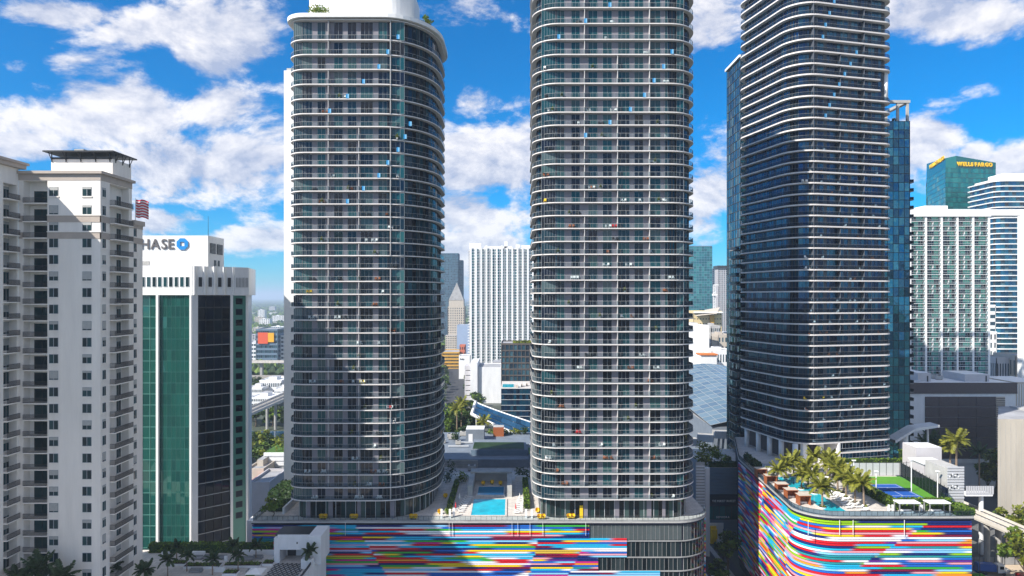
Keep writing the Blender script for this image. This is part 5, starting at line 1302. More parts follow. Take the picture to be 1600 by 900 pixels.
for k, (px, D, w, m, lb) in enumerate([(1530,202,2.6,M_turf,'green skip on the sandy lot'),(1531,208,2.2,M_cars[4],'blue tank beside the striped podium'),(1598,203,2.0,M_cars[3],'red machine at the right edge of the sandy lot')]):
    b = MB(); b.prism([(-w/2,-1.3),(w/2,-1.3),(w/2+.3,1.3),(-w/2-.3,1.3)], .3, 1.7, m); b.box(-w/2+.2,-1.1,0, w/2-.2,1.1,.3, M_dark); b.box(-w/2,-1.35,1.5,w/2,-1.3,1.75,M_dark); solo(b, 'skip', lb, 'skip', None, (XX(px,D),D,.01))
SF = thing('lot_fence', 'grey mesh fence behind the sandy lot', 'fence', (150,214,0))
for k in range(22): b = MB(); b.box(132+k*3.2-.05,213.9,0, 132+k*3.2+.05,214.0,2.6, M_dark); b.build('post', SF)
b = MB(); b.box(132,214.02,.1, 199.2,214.05,2.4, M_conc_d); b.build('screen', SF)
for k, (px, D, h) in enumerate([(1531,200,13),(1130,212,12)]):
    t = thing('street_lamp', ['thin dark street lamp beside the right end of the striped podium','thin dark street lamp on the street between the podiums'][k], 'lamp post', (XX(px,D),D,.01)); b = MB(); b.tube([(0,0,0),(0,0,h)],[.12,.07],M_dark,7); b.build('post', t, local=True)
    b = MB(); b.box(-.1,-1.8,h-.15, .1,0,h, M_dark); b.build('arm', t, local=True)

M_pale = mat('pale_concrete', (.60,.56,.50), .85, .12, .15, streak=.2)
# elevated guideway on the right and the one over the river on the left
def guideway(label, A, B, z, w, ntr, pier_step, group=None):
    t = thing('guideway', label, 'railway viaduct', (A[0],A[1],0), 0, group); u, l = unit(A, B)
    for tr in range(ntr):
        o = (tr-(ntr-1)/2)*w*1.25
        b = MB(); b.obox(A, u, 0, l, o-w/2, o+w/2, z-1.3, z-.35, M_pale); b.obox(A, u, 0, l, o-w/2-.15, o-w/2+.1, z-.9, z+.35, M_pale); b.obox(A, u, 0, l, o+w/2-.1, o+w/2+.15, z-.9, z+.35, M_pale); b.build('deck', t)
        for s in (-.7,.7): b = MB(); b.obox(A, u, 0, l, o+s-.12, o+s+.12, z-.34, z-.12, M_dark); b.build('rail', t)
        b = MB()
        for k in range(int(l/1.6)): b.obox(A, u, k*1.6, k*1.6+.5, o-1.1, o+1.1, z-.345, z-.25, M_conc_d)
        b.build('sleeper', t, kind='stuff')
    s = 6
    while s < l:
        for tr in range(ntr):
            o = (tr-(ntr-1)/2)*w*1.25; c = (A[0]+u[0]*s+u[1]*o, A[1]+u[1]*s-u[0]*o)
            b = MB(); b.tube([(c[0],c[1],0),(c[0],c[1],z-1.9),(c[0],c[1],z-1.3)],[.9,.9,1.5],M_walk,10); b.build('pier', t)
        s += pier_step
guideway('elevated concrete guideway crossing above the sandy lot on the right', (149,244), (156,120), 14.5, 3.0, 2, 24)
b = MB(); O = (152.6,190)
guideway('railway viaduct on tall concrete piers over the river', (-153,250), (-151,760), 18, 4.2, 2, 44)

# footbridge between plant room and garage, with canopy
FB = thing('footbridge', 'white footbridge beside the louvred plant room', 'footbridge', (160,225,0))
b = MB(); b.box(XX(1506,222),221,ZZ(774,222), XX(1548,222),225,ZZ(771,222), M_white2); b.build('deck', FB)
for k in range(12): x = XX(1506,222)+.3+k*.76; b = MB(); b.box(x-.3,220.9,ZZ(771,222)+.01, x+.3,220.98,ZZ(758,222), M_screen); b.build('panel', FB)
b = MB(); b.tube([(XX(1533,223),223,0),(XX(1533,223),223,ZZ(774.5,222))],[.7,.7],M_white2,10); b.build('pier', FB)
SCN = thing('sloping_canopy', 'sloping white canopy at the foot of the mirrored tower', 'canopy', (142,232,0))
b = MB(); P = [(XX(1393,236),236,ZZ(686,236)),(XX(1425,236),236,ZZ(667,236)),(XX(1461,236),236,ZZ(662,236))]
for p, q in zip(P, P[1:]):
    for dz in (0,): b.face([(p[0],233.5,p[2]),(q[0],233.5,q[2]),(q[0],239,q[2]),(p[0],239,p[2])], M_white2); b.face([(p[0],233.5,p[2]-1.0),(p[0],239,p[2]-1.0),(q[0],239,q[2]-.8),(q[0],233.5,q[2]-.8)], M_conc); b.face([(p[0],233.5,p[2]-1.0),(q[0],233.5,q[2]-.8),(q[0],233.5,q[2]),(p[0],233.5,p[2])], M_white2)
q = P[-1]; b.face([(q[0],233.5,q[2]-.8),(q[0],239,q[2]-.8),(q[0],239,q[2]),(q[0],233.5,q[2])], M_white2); b.build('roof', SCN)
b = MB(); b.tube([(XX(1411,236),237,0),(XX(1415,236),237,ZZ(676,236))],[1.4,1.4],M_white2,10); b.tube([(XX(1455,236),237,0),(XX(1452,236),237,ZZ(664,236))],[.35,.35],M_white2,8); b.build('column', SCN)

# ------------------------------------------------------------------ mirrored tower behind the blue-black tower
MT = thing('mirror_tower', 'mirrored blue glass tower behind the blue-black balcony tower', 'tower', (112,262,0))
xl, xr, xm = XX(1135.5,268), XX(1422,252), 93.5; zl, zr2 = ZZ(112,268), ZZ(189,252)
b = MB(); b.box(xl+.2,252.3,0, xm,268,zl-1, M_dark, top=M_roof); b.box(xm,252.3,0, xr-.2,268,zr2-.5, M_dark, top=M_roof); b.build('core_wall', MT)
b = MB(); facade(b, (xl,252),(xm,252), 0, zl, 5, 52, M_dark, G_mirror, .04,.06,.12); facade(b, (xl,268),(xl,252), 0, zl, 8, 52, M_dark, G_mirror, .04,.06,.12); b.build('glazing', MT, kind='stuff')
b = MB(); facade(b, (xm,252),(xr,252), 0, zr2, 26, 46, M_dark, G_mirror, .04,.06,.12); facade(b, (xr,252),(xr,268), 0, zr2, 14, 46, M_dark, G_mirror, .04,.06,.12); b.build('glazing', MT, kind='stuff')
b = MB(); b.box(xl-.6,251.5,zl, xm+.3,268.5,zl+.9, M_white); b.build('roof_edge', MT)
fh = zr2/46
for k in range(4, 40):
    z = k*fh
    if k % 1 == 0 and k > 2:
        b = MB(); b.box(xr,253,z, xr+2.0,259,z+.25, M_conc_d); qs = b.build('balcony_slab', MT); b = MB(); b.box(xr+1.92,253.02,z+.26, xr+1.98,258.98,z+1.3, G_rail_d); b.box(xr+.02,253.02,z+.26, xr+1.9,253.07,z+1.3, G_rail_d); b.build('balcony_rail', qs)
    if k < 32:
        b = MB(); b.box(xl-1.5,253,z+1, xl,260,z+1.25, M_conc_d); qs = b.build('balcony_slab', MT); b = MB(); b.box(xl-1.46,253.02,z+1.26, xl-1.4,259.9,z+2.3, G_rail_d); b.box(xl-1.38,253.02,z+1.26, xl-.02,253.07,z+2.3, G_rail_d); b.build('balcony_rail', qs)
b = MB(); zt = ZZ(156,252)
for x in (xr-.9, xr-4.5): b.box(x,252.5,zr2, x+.8,253.3,zt-1, M_conc); b.box(x,267,zr2, x+.8,267.8,zt-1, M_conc)
b.box(xr-26,252.3,zt-1, xr+.3,253.6,zt, M_conc); b.box(xr-1.2,253.61,zt-1, xr+.3,268,zt, M_conc); b.box(xr-26,267,zt-1, xr-1.21,268,zt, M_conc); b.build('roof_frame', MT)
bush('roof_shrub', 'shrub under the concrete roof frame of the mirrored tower', (xr-3.5,256,zr2), 1.6, 2.2, M_leaf_d, 120, .35)

# ------------------------------------------------------------------ right: white balcony block, bank tower, banded tower, garage, small houses
WD = 330.0; WB = thing('balcony_block', 'white apartment block with teal balcony fronts in five bays', 'building', (215,345,0))
wx0, wx1 = XX(1422,WD), XX(1545,WD); wz1, wz0 = ZZ(338.5,WD), ZZ(588,WD); nf = 33; fh = (wz1-wz0)/nf; bw = (wx1-wx0)/5
b = MB(); b.box(wx0,WD+1.8,0, wx1,WD+22,wz1, M_dark); b.box(wx1-.1,WD+.3,0, wx1+.6,WD+22,wz1, M_white); b.build('wall', WB)
b = MB(); b.box(wx0-.8,WD-.7,wz1, wx1+.7,WD+24,ZZ(327,WD), M_white, top=M_white2); b.box(wx1+.701,WD-.7,wz1+.5, XX(1640,WD),WD+5,ZZ(327,WD)-.05, M_white); b.build('roof_band', WB)
b = MB(); b.box(XX(1451,WD),WD+3,ZZ(327,WD), XX(1487,WD),WD+12,ZZ(320,WD), M_white); b.build('roof_plant', WB); b = MB(); b.tube([(XX(1457,WD),WD+4,ZZ(321,WD)),(XX(1457,WD),WD+4,ZZ(306,WD))],[.15,.1],M_dark,5); b.build('aerial', WB)
for i in range(6): b = MB(); b.box(wx0+i*bw-.45,WD-.3,0, wx0+i*bw+.45,WD+1.79,wz1-.002, M_white); b.build('pier', WB)
b = MB(); b.box(XX(1597,WD-4),WD-4,0, XX(1640,WD-4),WD-1,wz1-.003, M_white); b.build('side_wing', WB)
M_tealp = mat('teal_panel', (.20,.62,.50), .4, .08, 1); WM = []
rw = random.Random(9)
for v in range(6):
    b = MB(); W = bw-.92
    b.box(0,-.25,0, W,1.75,.2, M_white2)
    b.box(.02,-.2,.2, W-.02,-.1,1.0, G_rail)
    b.box(.02,-.22,1.0, W-.02,-.1,1.07, M_white2)
    n = 6; k0 = rw.randrange(0,5); t0 = rw.choice([3,3,4,4])
    for k in range(n):
        x = .05+k*(W-.1)/n; xe = x+(W-.1)/n-.08
        teal = (k-k0) % n < t0
        b.face([(x,1.7,.22),(xe,1.7,.22),(xe,1.7,fh-.02),(x,1.7,fh-.02)], M_tealp if teal else G_far)
        b.box(xe,1.6,.2, xe+.08,1.75,fh-.01, M_white2)
    if v % 2: b.box(W*.45,-.1,.2, W*.45+.12,1.74,fh-.01, M_white)
    WM.append(b.mesh('balcony'))
for i in range(5):
    for j in range(nf): put(WM[rw.randrange(6)], 'balcony', WB, (wx0+i*bw+.46, WD, wz0+j*fh))
WF = thing('bank_tower', 'sea green glass bank tower with yellow sign under its slanted roof', 'tower', (400,620,0))
D = 600; P0 = (XX(1448,660),660); P1 = (XX(1477.5,D),D); P2 = (XX(1556,D+6),D+6)
b = MB(); facade(b, P1, P2, 0, ZZ(262,D), 20, 46, M_dark, G_wells, .0,.05,.1); facade(b, P0, P1, 0, ZZ(262,D), 16, 46, M_dark, G_wells, .0,.05,.1); b.build('glazing', WF, kind='stuff')
b = MB()
def cap(A, B, za, zb, zbase): b.face([(A[0],A[1],zbase),(B[0],B[1],zbase),(B[0],B[1],zb),(A[0],A[1],za)], G_wells)
Pm = (XX(1493,D+2),D+1.2); zb_ = ZZ(262,D); cap(P1, Pm, ZZ(247,D), ZZ(243,D), zb_); cap(Pm, P2, ZZ(243,D), ZZ(252,D), zb_); cap(P0, P1, ZZ(256,660), ZZ(247,D), zb_)
Pk = (P2[0]-5,700); cap(P2, Pk, ZZ(252,D), ZZ(252,D), zb_); cap(Pk, P0, ZZ(252,D), ZZ(256,660), zb_); b.face([(P0[0],P0[1],ZZ(262,D)),(P1[0],P1[1],ZZ(262,D)),(P2[0],P2[1],ZZ(262,D)),(Pk[0],Pk[1],ZZ(262,D))], M_roof); b.build('slanted_crown', WF)
b = MB(); u, l = unit(P2, Pk); facade(b, P2, Pk, 0, ZZ(262,D), 12, 46, M_dark, G_wells, 0,.05,.1); b.build('side_glazing', WF, kind='stuff')
M_ylw = mat('sign_yellow', (.85,.50,.01), .5, .03, 2)
u, l = unit(P1, P2); a = math.atan2(u[1],u[0]); letters(WF, 'WELLS FARGO', (P1[0]+u[0]*10.5+u[1]*.6, P1[1]+u[1]*10.5-u[0]*.6, ZZ(258.6,D)), 4.6, M_ylw, a, depth=.3, width=.92, spacing=.75, bold=.28)
u, l = unit(P0, P1); a = math.atan2(u[1],u[0]); letters(WF, 'WELLS FARGO', (P0[0]+u[0]*12+u[1]*.6, P0[1]+u[1]*12-u[0]*.6, ZZ(264.5,650)), 4.6, M_ylw, a, depth=.3, width=1.35, spacing=1.0, bold=.25)
BT = thing('banded_tower', 'blue tower with white floor bands at the right edge', 'tower', (420,560,0)); D = 545
bx = XX(1556,D); ol = rounded([(bx,D,6,8),(bx+52,D,8,8),(bx+52,D+38,6,6),(bx,D+38,6,6)], 6); zt = ZZ(283,D); nf2 = 42; fb = zt/nf2
b = MB(); b.prism(inset(ol,1.6), 0, zt, M_dark, top=M_roof); b.build('core_wall', BT)
b = MB(); Q = resample(inset(ol,1.4), 3.0)
for k in range(nf2):
    for i in range(len(Q)): p, q = Q[i], Q[(i+1) % len(Q)]; u, l = unit(p, q); b.oquad(p, u, .05, l-.05, 0, k*fb, (k+1)*fb, G_mirror if (i*5+k) % 4 else G_far)
b.build('glazing', BT, kind='stuff')
b = MB(); b.prism(ol, 0, .75, M_white); sm = b.mesh('floor_band')
for k in range(2, nf2+1): put(sm, 'floor_band', BT, (0+ORG[BT.name][0]*0, 0, k*fb))
for c in BT.children:
    if c.name.startswith('floor_band'): c.location = (-420, -560, c.location.z)
b = MB(); b.prism(inset(ol,5), zt+.76, ZZ(277,D), M_white); b.box(bx+12,D+8,ZZ(277,D)+.001, bx+44,D+26,ZZ(268,D), M_white); b.build('penthouse', BT)
GD = 300.0; GA = thing('parking_garage', 'brown louvred parking garage with white frame', 'building', (198,315,0)); gx0, gx1 = XX(1421,GD), XX(1588,GD); gz1 = ZZ(599,GD); 
b = MB(); b.box(gx0-14,GD+.3,0, gx1,GD+42,gz1-.01, M_white2, top=M_white2); b.build('wall', GA)
b = MB(); b.box(gx0-14,GD-.3,ZZ(615,GD), gx1+.3,GD+.29,gz1+.3, M_brown); b.build('top_band', GA)
pz0, pz1 = ZZ(717,GD), ZZ(619.5,GD); px_ = [XX(p,GD) for p in (1445.5,1467,1497,1525,1556,1570.5)]
for i in range(5):
    for j in range(6):
        h = (pz1-pz0)/6; c = MB(); c.box(px_[i]+.08,GD-.12,pz0+j*h+.1, px_[i+1]-.08,GD+.28,pz0+(j+1)*h-.1, M_brown if i < 4 else M_beige)  # last bay beige: sunlight on the brown louvres put into the colour
        for q in range(5): c.box(px_[i]+.15,GD-.2,pz0+j*h+.3+q*.82, px_[i+1]-.15,GD-.121,pz0+j*h+.62+q*.82, M_brown)
        c.build('louvre_panel', GA)
b = MB(); b.box(px_[0],GD-.1,ZZ(724,GD), gx1,GD+.29,pz0-.02, M_white); b.build('sill_band', GA)
for k, (pa, pb, pt) in enumerate([(1430,1450,582),(1503,1541,584)]):
    b = MB(); b.box(XX(pa,308),306,gz1-.005, XX(pb,308),322,ZZ(pt,308), M_lav, top=M_white2); b.box(XX(pb-6,308),305.9,gz1, XX(pb-4,308),305.99,gz1+2.6, M_dark); b.build('roof_house', GA)
roof_units(GA, gx0, 304, gx1-6, 338, gz1, 12, ru)
b = MB(); b.box(px_[4]+2,GD-.15,0, px_[4]+4,GD+.2,ZZ(724.5,GD), M_beige); b.build('pier', GA)
t = thing('blank_building', 'tall blank beige building beside the guideway', 'building', (195,258,0)); b = MB(); x_ = XX(1559,255); b.prism([(x_,255),(222,255),(222,285),(x_*285/255+.3,285)], 0, ZZ(655,255), mat('tan_concrete', (.50,.45,.375), .85, .14, .15, streak=.2), top=M_roof); b.build('wall', t)
b = MB(); b.box(XX(1559,255)+24,262,ZZ(655,255)+.001, 221,282,ZZ(650,258), M_conc); b.build('roof_plant', t)
b = MB()
for k in range(5): b.box(XX(1563+k*8,255),254.93,2+k*.2, XX(1563+k*8,255)+.1,254.99,ZZ(660,255), M_conc)
b.build('joint', t, kind='stuff')
t = thing('end_wall_building', 'narrow cream building with tall grooves at the right edge', 'building', (235,300,0)); b = MB(); b.box(XX(1586,302),302,0, XX(1640,302),325,ZZ(597,302), M_beige, top=M_white2); b.build('wall', t)
for k in range(3): b = MB(); b.box(XX(1589+k*4,302),301.8,20, XX(1590.5+k*4,302),301.99,ZZ(600,302), M_white2); b.build('pilaster', t)
block('small_office', 'small cream office with dark windows left of the banded tower foot', 'building', XX(1557,385), XX(1586,385), 385, 400, ZZ(560,385), M_lav, G_far, 7, 3, .5, .35, plant=False)
block('small_office', 'small beige office at the right edge above the garage', 'building', XX(1587,380), XX(1640,380), 380, 398, ZZ(557,380), M_beige, G_far, 7, 4, .6, .35, plant=False)
block('white_house_block', 'narrow white apartment house between balcony block and banded tower', 'building', XX(1540,420), XX(1558,420), 420, 440, ZZ(520,420), M_white, G_far, 3, 12, .55, .4, plant=False)
block('white_house_block', 'white striped office low behind the balcony block', 'building', XX(1540,470), XX(1556,470), 470, 500, ZZ(478,470), M_white, G_far, 1, 16, .02, .5, plant=False)

# ------------------------------------------------------------------ between west and middle tower
wt = block('white_tower', 'tall white and teal apartment tower seen between the two front towers', 'tower', XX(733,750), XX(836,750), 750, 778, ZZ(389,750), M_white, G_teal, 26, 44, .22, .22, .9, plant=False)
b = MB(); D = 749.6; n = 13
for k in range(n):
    x = XX(735.5+k*8.1,D); b.box(x-.9,748.2,0, x+1.2,749.99,ZZ(389,D)+(1.5 if k%3 else 4), M_white2)
b.build('pier', wt, kind='stuff')
b = MB(); 
for (a, c, t_) in ((733,752,380),(757,800,385),(788,793,377),(806,812,382),(815,834,383)): b.box(XX(a,752),752,ZZ(389,750), XX(c,752),760,ZZ(t_,752), M_white)
b.build('roof_box', wt)
b = MB()
for k in range(44):
    z = (k+.3)*ZZ(389,750)/44; b.box(XX(732,750)-1.2,752,z, XX(733,750),764,z+.3, M_white2); 
    for j in (1,2,3,6,7,9,10): x = XX(735.5+j*8.1,D); b.box(x+1.21,748.6,z, x+4.6,749.98,z+.28, M_white2)
b.build('balcony_slab', wt, kind='stuff')
block('blue_tower', 'dark blue glass tower far behind the cream spire', 'tower', XX(688,1400), XX(716,1400), 1400, 1440, ZZ(396,1400), M_blueclad, G_far, 12, 50, .12, .15, .2, plant=False)
block('blue_tower', 'lower dark blue annex tower right of the far blue tower', 'tower', XX(716.5,1410), XX(723,1410), 1410, 1440, ZZ(407,1410), M_blueclad, G_far, 4, 48, .12, .15, .2, plant=False)
CT_ = block('spire_tower', 'old cream stone tower with pyramid roof', 'tower', XX(699.5,900), XX(726,900), 900, 922, ZZ(480,900), M_beige, G_far, 8, 22, .6, .5, .4, plant=False)
b = MB(); x0, x1 = XX(699.5,900), XX(726,900); xm_, ym_ = (x0+x1)/2, 911; z0 = ZZ(480,900)+.81
b.box(x0+1.5,901.5,z0, x1-1.5,920.5,ZZ(469,900), M_beige); b.build('upper_stage', CT_)
b = MB(); zc = ZZ(469,900)+.002; P = [(x0+1.2,901.2),(x1-1.2,901.2),(x1-1.2,920.8),(x0+1.2,920.8)]
for i in range(4): p, q = P[i], P[(i+1)%4]; b.face([(*p,zc),(*q,zc),(xm_,ym_,ZZ(441,905))], M_conc_d)
b.build('pyramid_roof', CT_)
b = MB(); facade(b, (XX(696,888),888),(XX(713.5,888),888), 0, ZZ(524,888), 6, 12, M_beige, G_far, .5,.5,.4); b.box(XX(696,888),888.5,0, XX(713.5,888),900,ZZ(524,888), M_beige, top=M_roof); b.build('lower_wing', CT_)
block('blank_block', 'plain blue grey block in front of the cream spire tower', 'building', XX(714,850), XX(736,850), 850, 880, ZZ(509,850), mat('blue_grey_render', (.30,.38,.52), .8, .05, .3), None, plant=False)
block('orange_garage', 'low ochre parking deck beyond the trees', 'building', XX(690,800), XX(718,800), 800, 840, ZZ(551,800), mat('ochre_render', (.62,.34,.05), .8, .1, .3), G_far, 14, 5, .15, .45, .6, plant=False)
block('brick_house', 'small red house behind the ochre parking deck', 'building', XX(718,812), XX(727,812), 812, 825, ZZ(540,812), mat('red_render', (.55,.16,.09), .8, .1, .3), G_far, 3, 4, .5, .5, .3, plant=False)
wsb = block('white_shop', 'small white cube shop beside the ochre parking deck', 'building', XX(717,700), XX(734,700), 700, 720, ZZ(557,700), M_white, None, plant=False)
letters(wsb, 'Bally', (XX(719,700),699.8,ZZ(562,700)), 2.0, M_dark, width=1.0, depth=.1)
wbl = block('blank_block', 'plain white windowless block in front of the white and teal tower', 'building', XX(743,540), XX(783,540), 540, 575, ZZ(575,540), M_white2, None, plant=False)
b = MB(); b.box(XX(735,538),537.5,0, XX(743,538)+1.5,575,ZZ(567,538), M_white2); b.build('stair_tower', wbl)
b = MB(); 
for k in range(7): b.box(XX(726,542),542,2+k*4.0, XX(735,542)-.01,560,5.4+k*4.0, M_lav)
b.build('open_stair', wbl)
b = MB(); b.box(XX(770,579),579,0, XX(835,579),600,ZZ(566,579), M_brown, top=M_roof); solo(b, 'brown_block', 'low brown block under the white and teal tower', 'building')
dk = block('glass_office', 'dark glass and brown office beside the middle tower', 'building', XX(783,470), XX(840,470), 470, 500, ZZ(538,470), mat('brown_stone', (.10,.085,.075), .6, .3, .12), G_far, 9, 12, .14, .2, .4, plant=False)
b = MB(); b.box(XX(783,470)+8,471,ZZ(538,470)+.01, XX(840,470),482,ZZ(535,470)+.3, M_leaf_y)
for _ in range(150): leaf_cloud(b, (rt.uniform(XX(803,472),XX(833,472)),rt.uniform(470.8,474),ZZ(534,470)), (.4,.4,.5), 1, .8, M_leaf_y, rt)
b.build('green_roof', dk, kind='stuff')
bx0_, bx1_ = XX(783,405), XX(840,405)
dl = thing('glass_office', 'low dark blue glass office with pale floor lines beside the middle tower', 'building', (5,410,0)); b = MB(); b.box(bx0_,405.3,0, bx1_,440,ZZ(607,405), M_dark, top=M_stone); b.build('wall', dl)
b = MB(); facade(b, (bx0_,405),(bx1_,405), 0, ZZ(607,405), 12, 9, M_dark, G_navy, .03,.05,.12); b.build('glazing', dl, kind='stuff')
for k in range(1,10): z = k*ZZ(607,405)/9; b = MB(); b.box(bx0_-.1,404.8,z-.15, bx1_,405.1,z+.1, M_frame); b.build('floor_line', dl)
pool('roof_pool', 'small turquoise roof pool on the low glass office', XX(785,409), 408.0, XX(803,409), 424, ZZ(607,405)+.01, M_pool)
for k in range(5):
    b = MB(); b.box(XX(806+k*4,412),408+2*k,ZZ(607,405)+.01, XX(809+k*4,412),410+2*k,ZZ(607,405)+1.6+.5*(k%2), M_cloth if k%2 else M_beige); solo(b, 'roof_cabana', 'pale cabana on the roof of the low glass office, '+['nearest the pool','second','third','fourth','farthest from the pool'][k], 'cabana', 'office roof cabanas')
# blue glass canopy ribbon
GC = thing('glass_canopy', 'long sloping blue glass canopy on a white edge beam', 'canopy', (-5,330,0))
n = 14; TP = []; BP = []
for i in range(n+1):
    t_ = i/n; pxa = 743+t_*100; ya = 628+36*t_**.9; pxb = 737+t_*104; yb = 647 + 47*t_**.95
    D1 = 352 - 22*t_; D0 = 330-14*t_
    TP.append(at(pxa, ya, D1)); BP.append(at(pxb, yb, D0))
G_can = glass('canopy_glass', [(.02,.075,.14),(.03,.10,.18),(.012,.045,.085)], rough=.08, spec=.6, metal=.2, wav=.04)
for i in range(n):
    a, c, d, e = BP[i], BP[i+1], TP[i+1], TP[i]
    for j in range(3):
        f = lambda p, q, s: tuple(p[k]+(q[k]-p[k])*s for k in range(3)); g0, g1 = j/3+.015, (j+1)/3-.015
        b = MB(); P = [f(a,e,g0), f(c,d,g0), f(c,d,g1), f(a,e,g1)]; P = [Vector(p) for p in P]; cen = sum(P, Vector())/4; P = [cen+(p-cen)*.985 for p in P]
        b.face(P, G_can); b.face([p-Vector((0,0,.15)) for p in reversed(P)], M_dark); b.build('glass_panel', GC)
b = MB()
for i in range(n): b.tube([BP[i],BP[i+1]],[.8,.8],M_white,6)
b.tube([BP[0],TP[0]],[.8,.8],M_white,6); b.tube(TP,[.35]*(n+1),M_white,6); b.build('edge_beam', GC)
b = MB()
for i in (1,5,9): b.tube([(BP[i][0],BP[i][1],0),BP[i]],[.5,.4],M_conc,8)
b.build('column', GC)
# shopping centre roofs behind the pool deck
M_bluestone = mat('blue_grey_stone', (.17,.20,.24), .8, .15, .3)
SH = thing('shopping_centre', 'stepped shopping centre roofs with lawns behind the pool deck', 'building', (-8,260,0))
def sbox(x0,y0,x1,y1,z0,z1,m,top,nm='roof_block',lab=None): b = MB(); b.box(x0,y0,z0,x1,y1,z1,m,top=top); return b.build(nm, SH, label=lab)
sbox(-34,222,24,250,0,21.5,M_bluestone,M_roof); sbox(-34,250.05,24,300,0,24.5,M_bluestone,M_bluestone)
for k in range(5): b = MB(); b.box(-34,249.7,21.6+k*.58, -12.5,250.04,21.6+k*.58+.38, M_conc); b.build('cladding_strip', SH)
sbox(-15.4,256,5.5,275,24.51,26.6,M_blueclad,M_bluestone); sbox(-14.8,256.5,4.6,268,26.61,27.0,M_bluestone,M_leaf_d,'planter',"green planted roof strip")
sbox(6.2,250.5,22,262,24.51,26.2,M_blueclad,M_grass,'planter'); sbox(-19,281,-11.5,289,24.51,29.5,M_bluestone,M_white2,'lift_house'); sbox(-17.9,280.9,-16.2,280.99,24.52,27.6,M_white2,M_white2,'door')
roof_units(SH, -33, 224, 20, 247, 21.5, 9, ru); roof_units(SH, -32, 263, -20, 298, 24.5, 7, ru); roof_units(SH, 6, 265, 20, 290, 24.5, 5, ru)
sbox(-34,300.05,24,312,0,9.0,M_bluestone,M_grass,'roof_block'); sbox(-8,291,-3.5,296,24.51,28.5,M_wood,M_conc,'kiosk')
for k, (px, py, D, r, h, m) in enumerate([(712,702,282,2,4,M_leaf_d),(820,700,296,2,3,M_leaf_d),(790,697,296,3,2,M_leaf_y),(770,699,297,3,2,M_leaf),(806,698,297,3,2,M_leaf_y)]):
    bush('roof_shrub', ['dark shrub on the shopping centre roof near the west tower','dark shrub on the shopping centre roof near the middle tower','olive bed under the glass canopy','green bed left under the glass canopy','olive bed right under the glass canopy'][k], (XX(px,D),D,24.5), r, h, m, 150, .45, 'shopping centre roof planting')
for k, (px, D, h, r) in enumerate([(700,345,29,7),(712,352,31,7.5),(724,342,30,8),(737,350,28,7),(706,370,30,7.5),(720,375,29,7.5),(731,330,27,6),(697,332,27,6)]):
    tree_thing('plaza_tree', 'dark leafy plaza tree behind the pool deck, '+['first from the west tower','second from the west tower','third from the west tower','nearest the glass canopy','in the second row near the tower','in the second row near the canopy','small one under the canopy','small one beside the west tower'][k], (XX(px,D),D,0), h, r, [M_leaf_d,M_leaf,M_leaf_d], rt, 18, 60, .8, 'plaza trees', .35)
for k, (px, py, D) in enumerate([(721,645,338),(714,652,333),(756,668,320)]):
    palm('plaza_palm', ['bright palm among the dark plaza trees','second bright palm among the dark plaza trees','bright palm under the glass canopy'][k], (XX(px,D),D,0), [31,29,25][k], 5, rt, M_frond, 18, 'plaza palms', .35)
for k in range(44):
    D = 400+k*8.6; side = -1 if k % 2 else 1; cx_ = -.082*D; 
    tree_thing('street_tree', 'small street tree on the avenue behind the plaza', (cx_+side*rt.uniform(9,17), D, 0), rt.uniform(9,15), rt.uniform(4,6.5), [M_leaf,M_leaf_d], rt, 9, 30, .9, 'avenue trees', .3)

# ------------------------------------------------------------------ between middle and east tower
tg = block('teal_tower', 'teal glass slab tower seen right of the middle tower', 'tower', 215, XX(1113,900), 900, 930, ZZ(385,900), M_blueclad, G_teal, 14, 46, .06, .12, .2, plant=False)
block('grey_tower', 'slender blue grey tower far behind, left one', 'tower', XX(1114,1150), XX(1122,1150), 1150, 1170, ZZ(420,1150), M_blueclad, G_far, 4, 40, .2, .2, .2, plant=False)
block('grey_tower', 'slender pale grey tower far behind, with dark cap', 'tower', XX(1122.5,1100), XX(1139,1100), 1100, 1120, ZZ(420,1100), M_lav, G_far, 6, 40, .45, .25, .3, plant=False)
b = MB(); b.box(XX(1121,1099),1098,ZZ(420,1100)+1, XX(1139,1099),1122,ZZ(415,1100), M_dark); solo(b, 'dark_canopy', 'dark overhanging roof of the pale grey tower', 'roof structure')
CR = thing('construction_crane', 'white tower crane in front of the teal slab tower', 'crane', (XX(1116,820),820,0)); b = MB()
for dx in (-1,1):
    for dy in (-1,1): b.tube([(XX(1116,820)+dx,820+dy,0),(XX(1116,820)+dx,820+dy,ZZ(446,820))],[.22,.22],M_white,4)
for k in range(30): z = k*ZZ(446,820)/30; b.tube([(XX(1116,820)-1,819,z),(XX(1116,820)+1,819,z+3)],[.15,.15],M_white,4)
b.build('mast', CR)
b = MB(); b.box(XX(1116,820)-2,817,ZZ(462,820), XX(1116,820)+3,822,ZZ(459,820), M_white); b.box(XX(1115,820),819.5,ZZ(446,820), XX(1123,820),820.5,ZZ(444.5,820), M_white); b.build('jib', CR)
yb = block('cream_hall', 'cream civic hall with an ochre corner right of the middle tower', 'building', 210, XX(1128,790), 790, 830, ZZ(487,790), mat('warm_cream', (.68,.54,.30), .8, .06, .2), G_far, 10, 12, .5, .8, .3, plant=False)
b = MB(); b.prism(rounded([(XX(1110,786),786,1.5,1.5),(XX(1117,786),786,1.5,1.5),(XX(1117,786),789.9,.5,.5),(XX(1110,786),789.9,.5,.5)],4), 0, ZZ(493,786), mat('ochre_render', (.62,.34,.05))); b.build('corner_tower', yb)
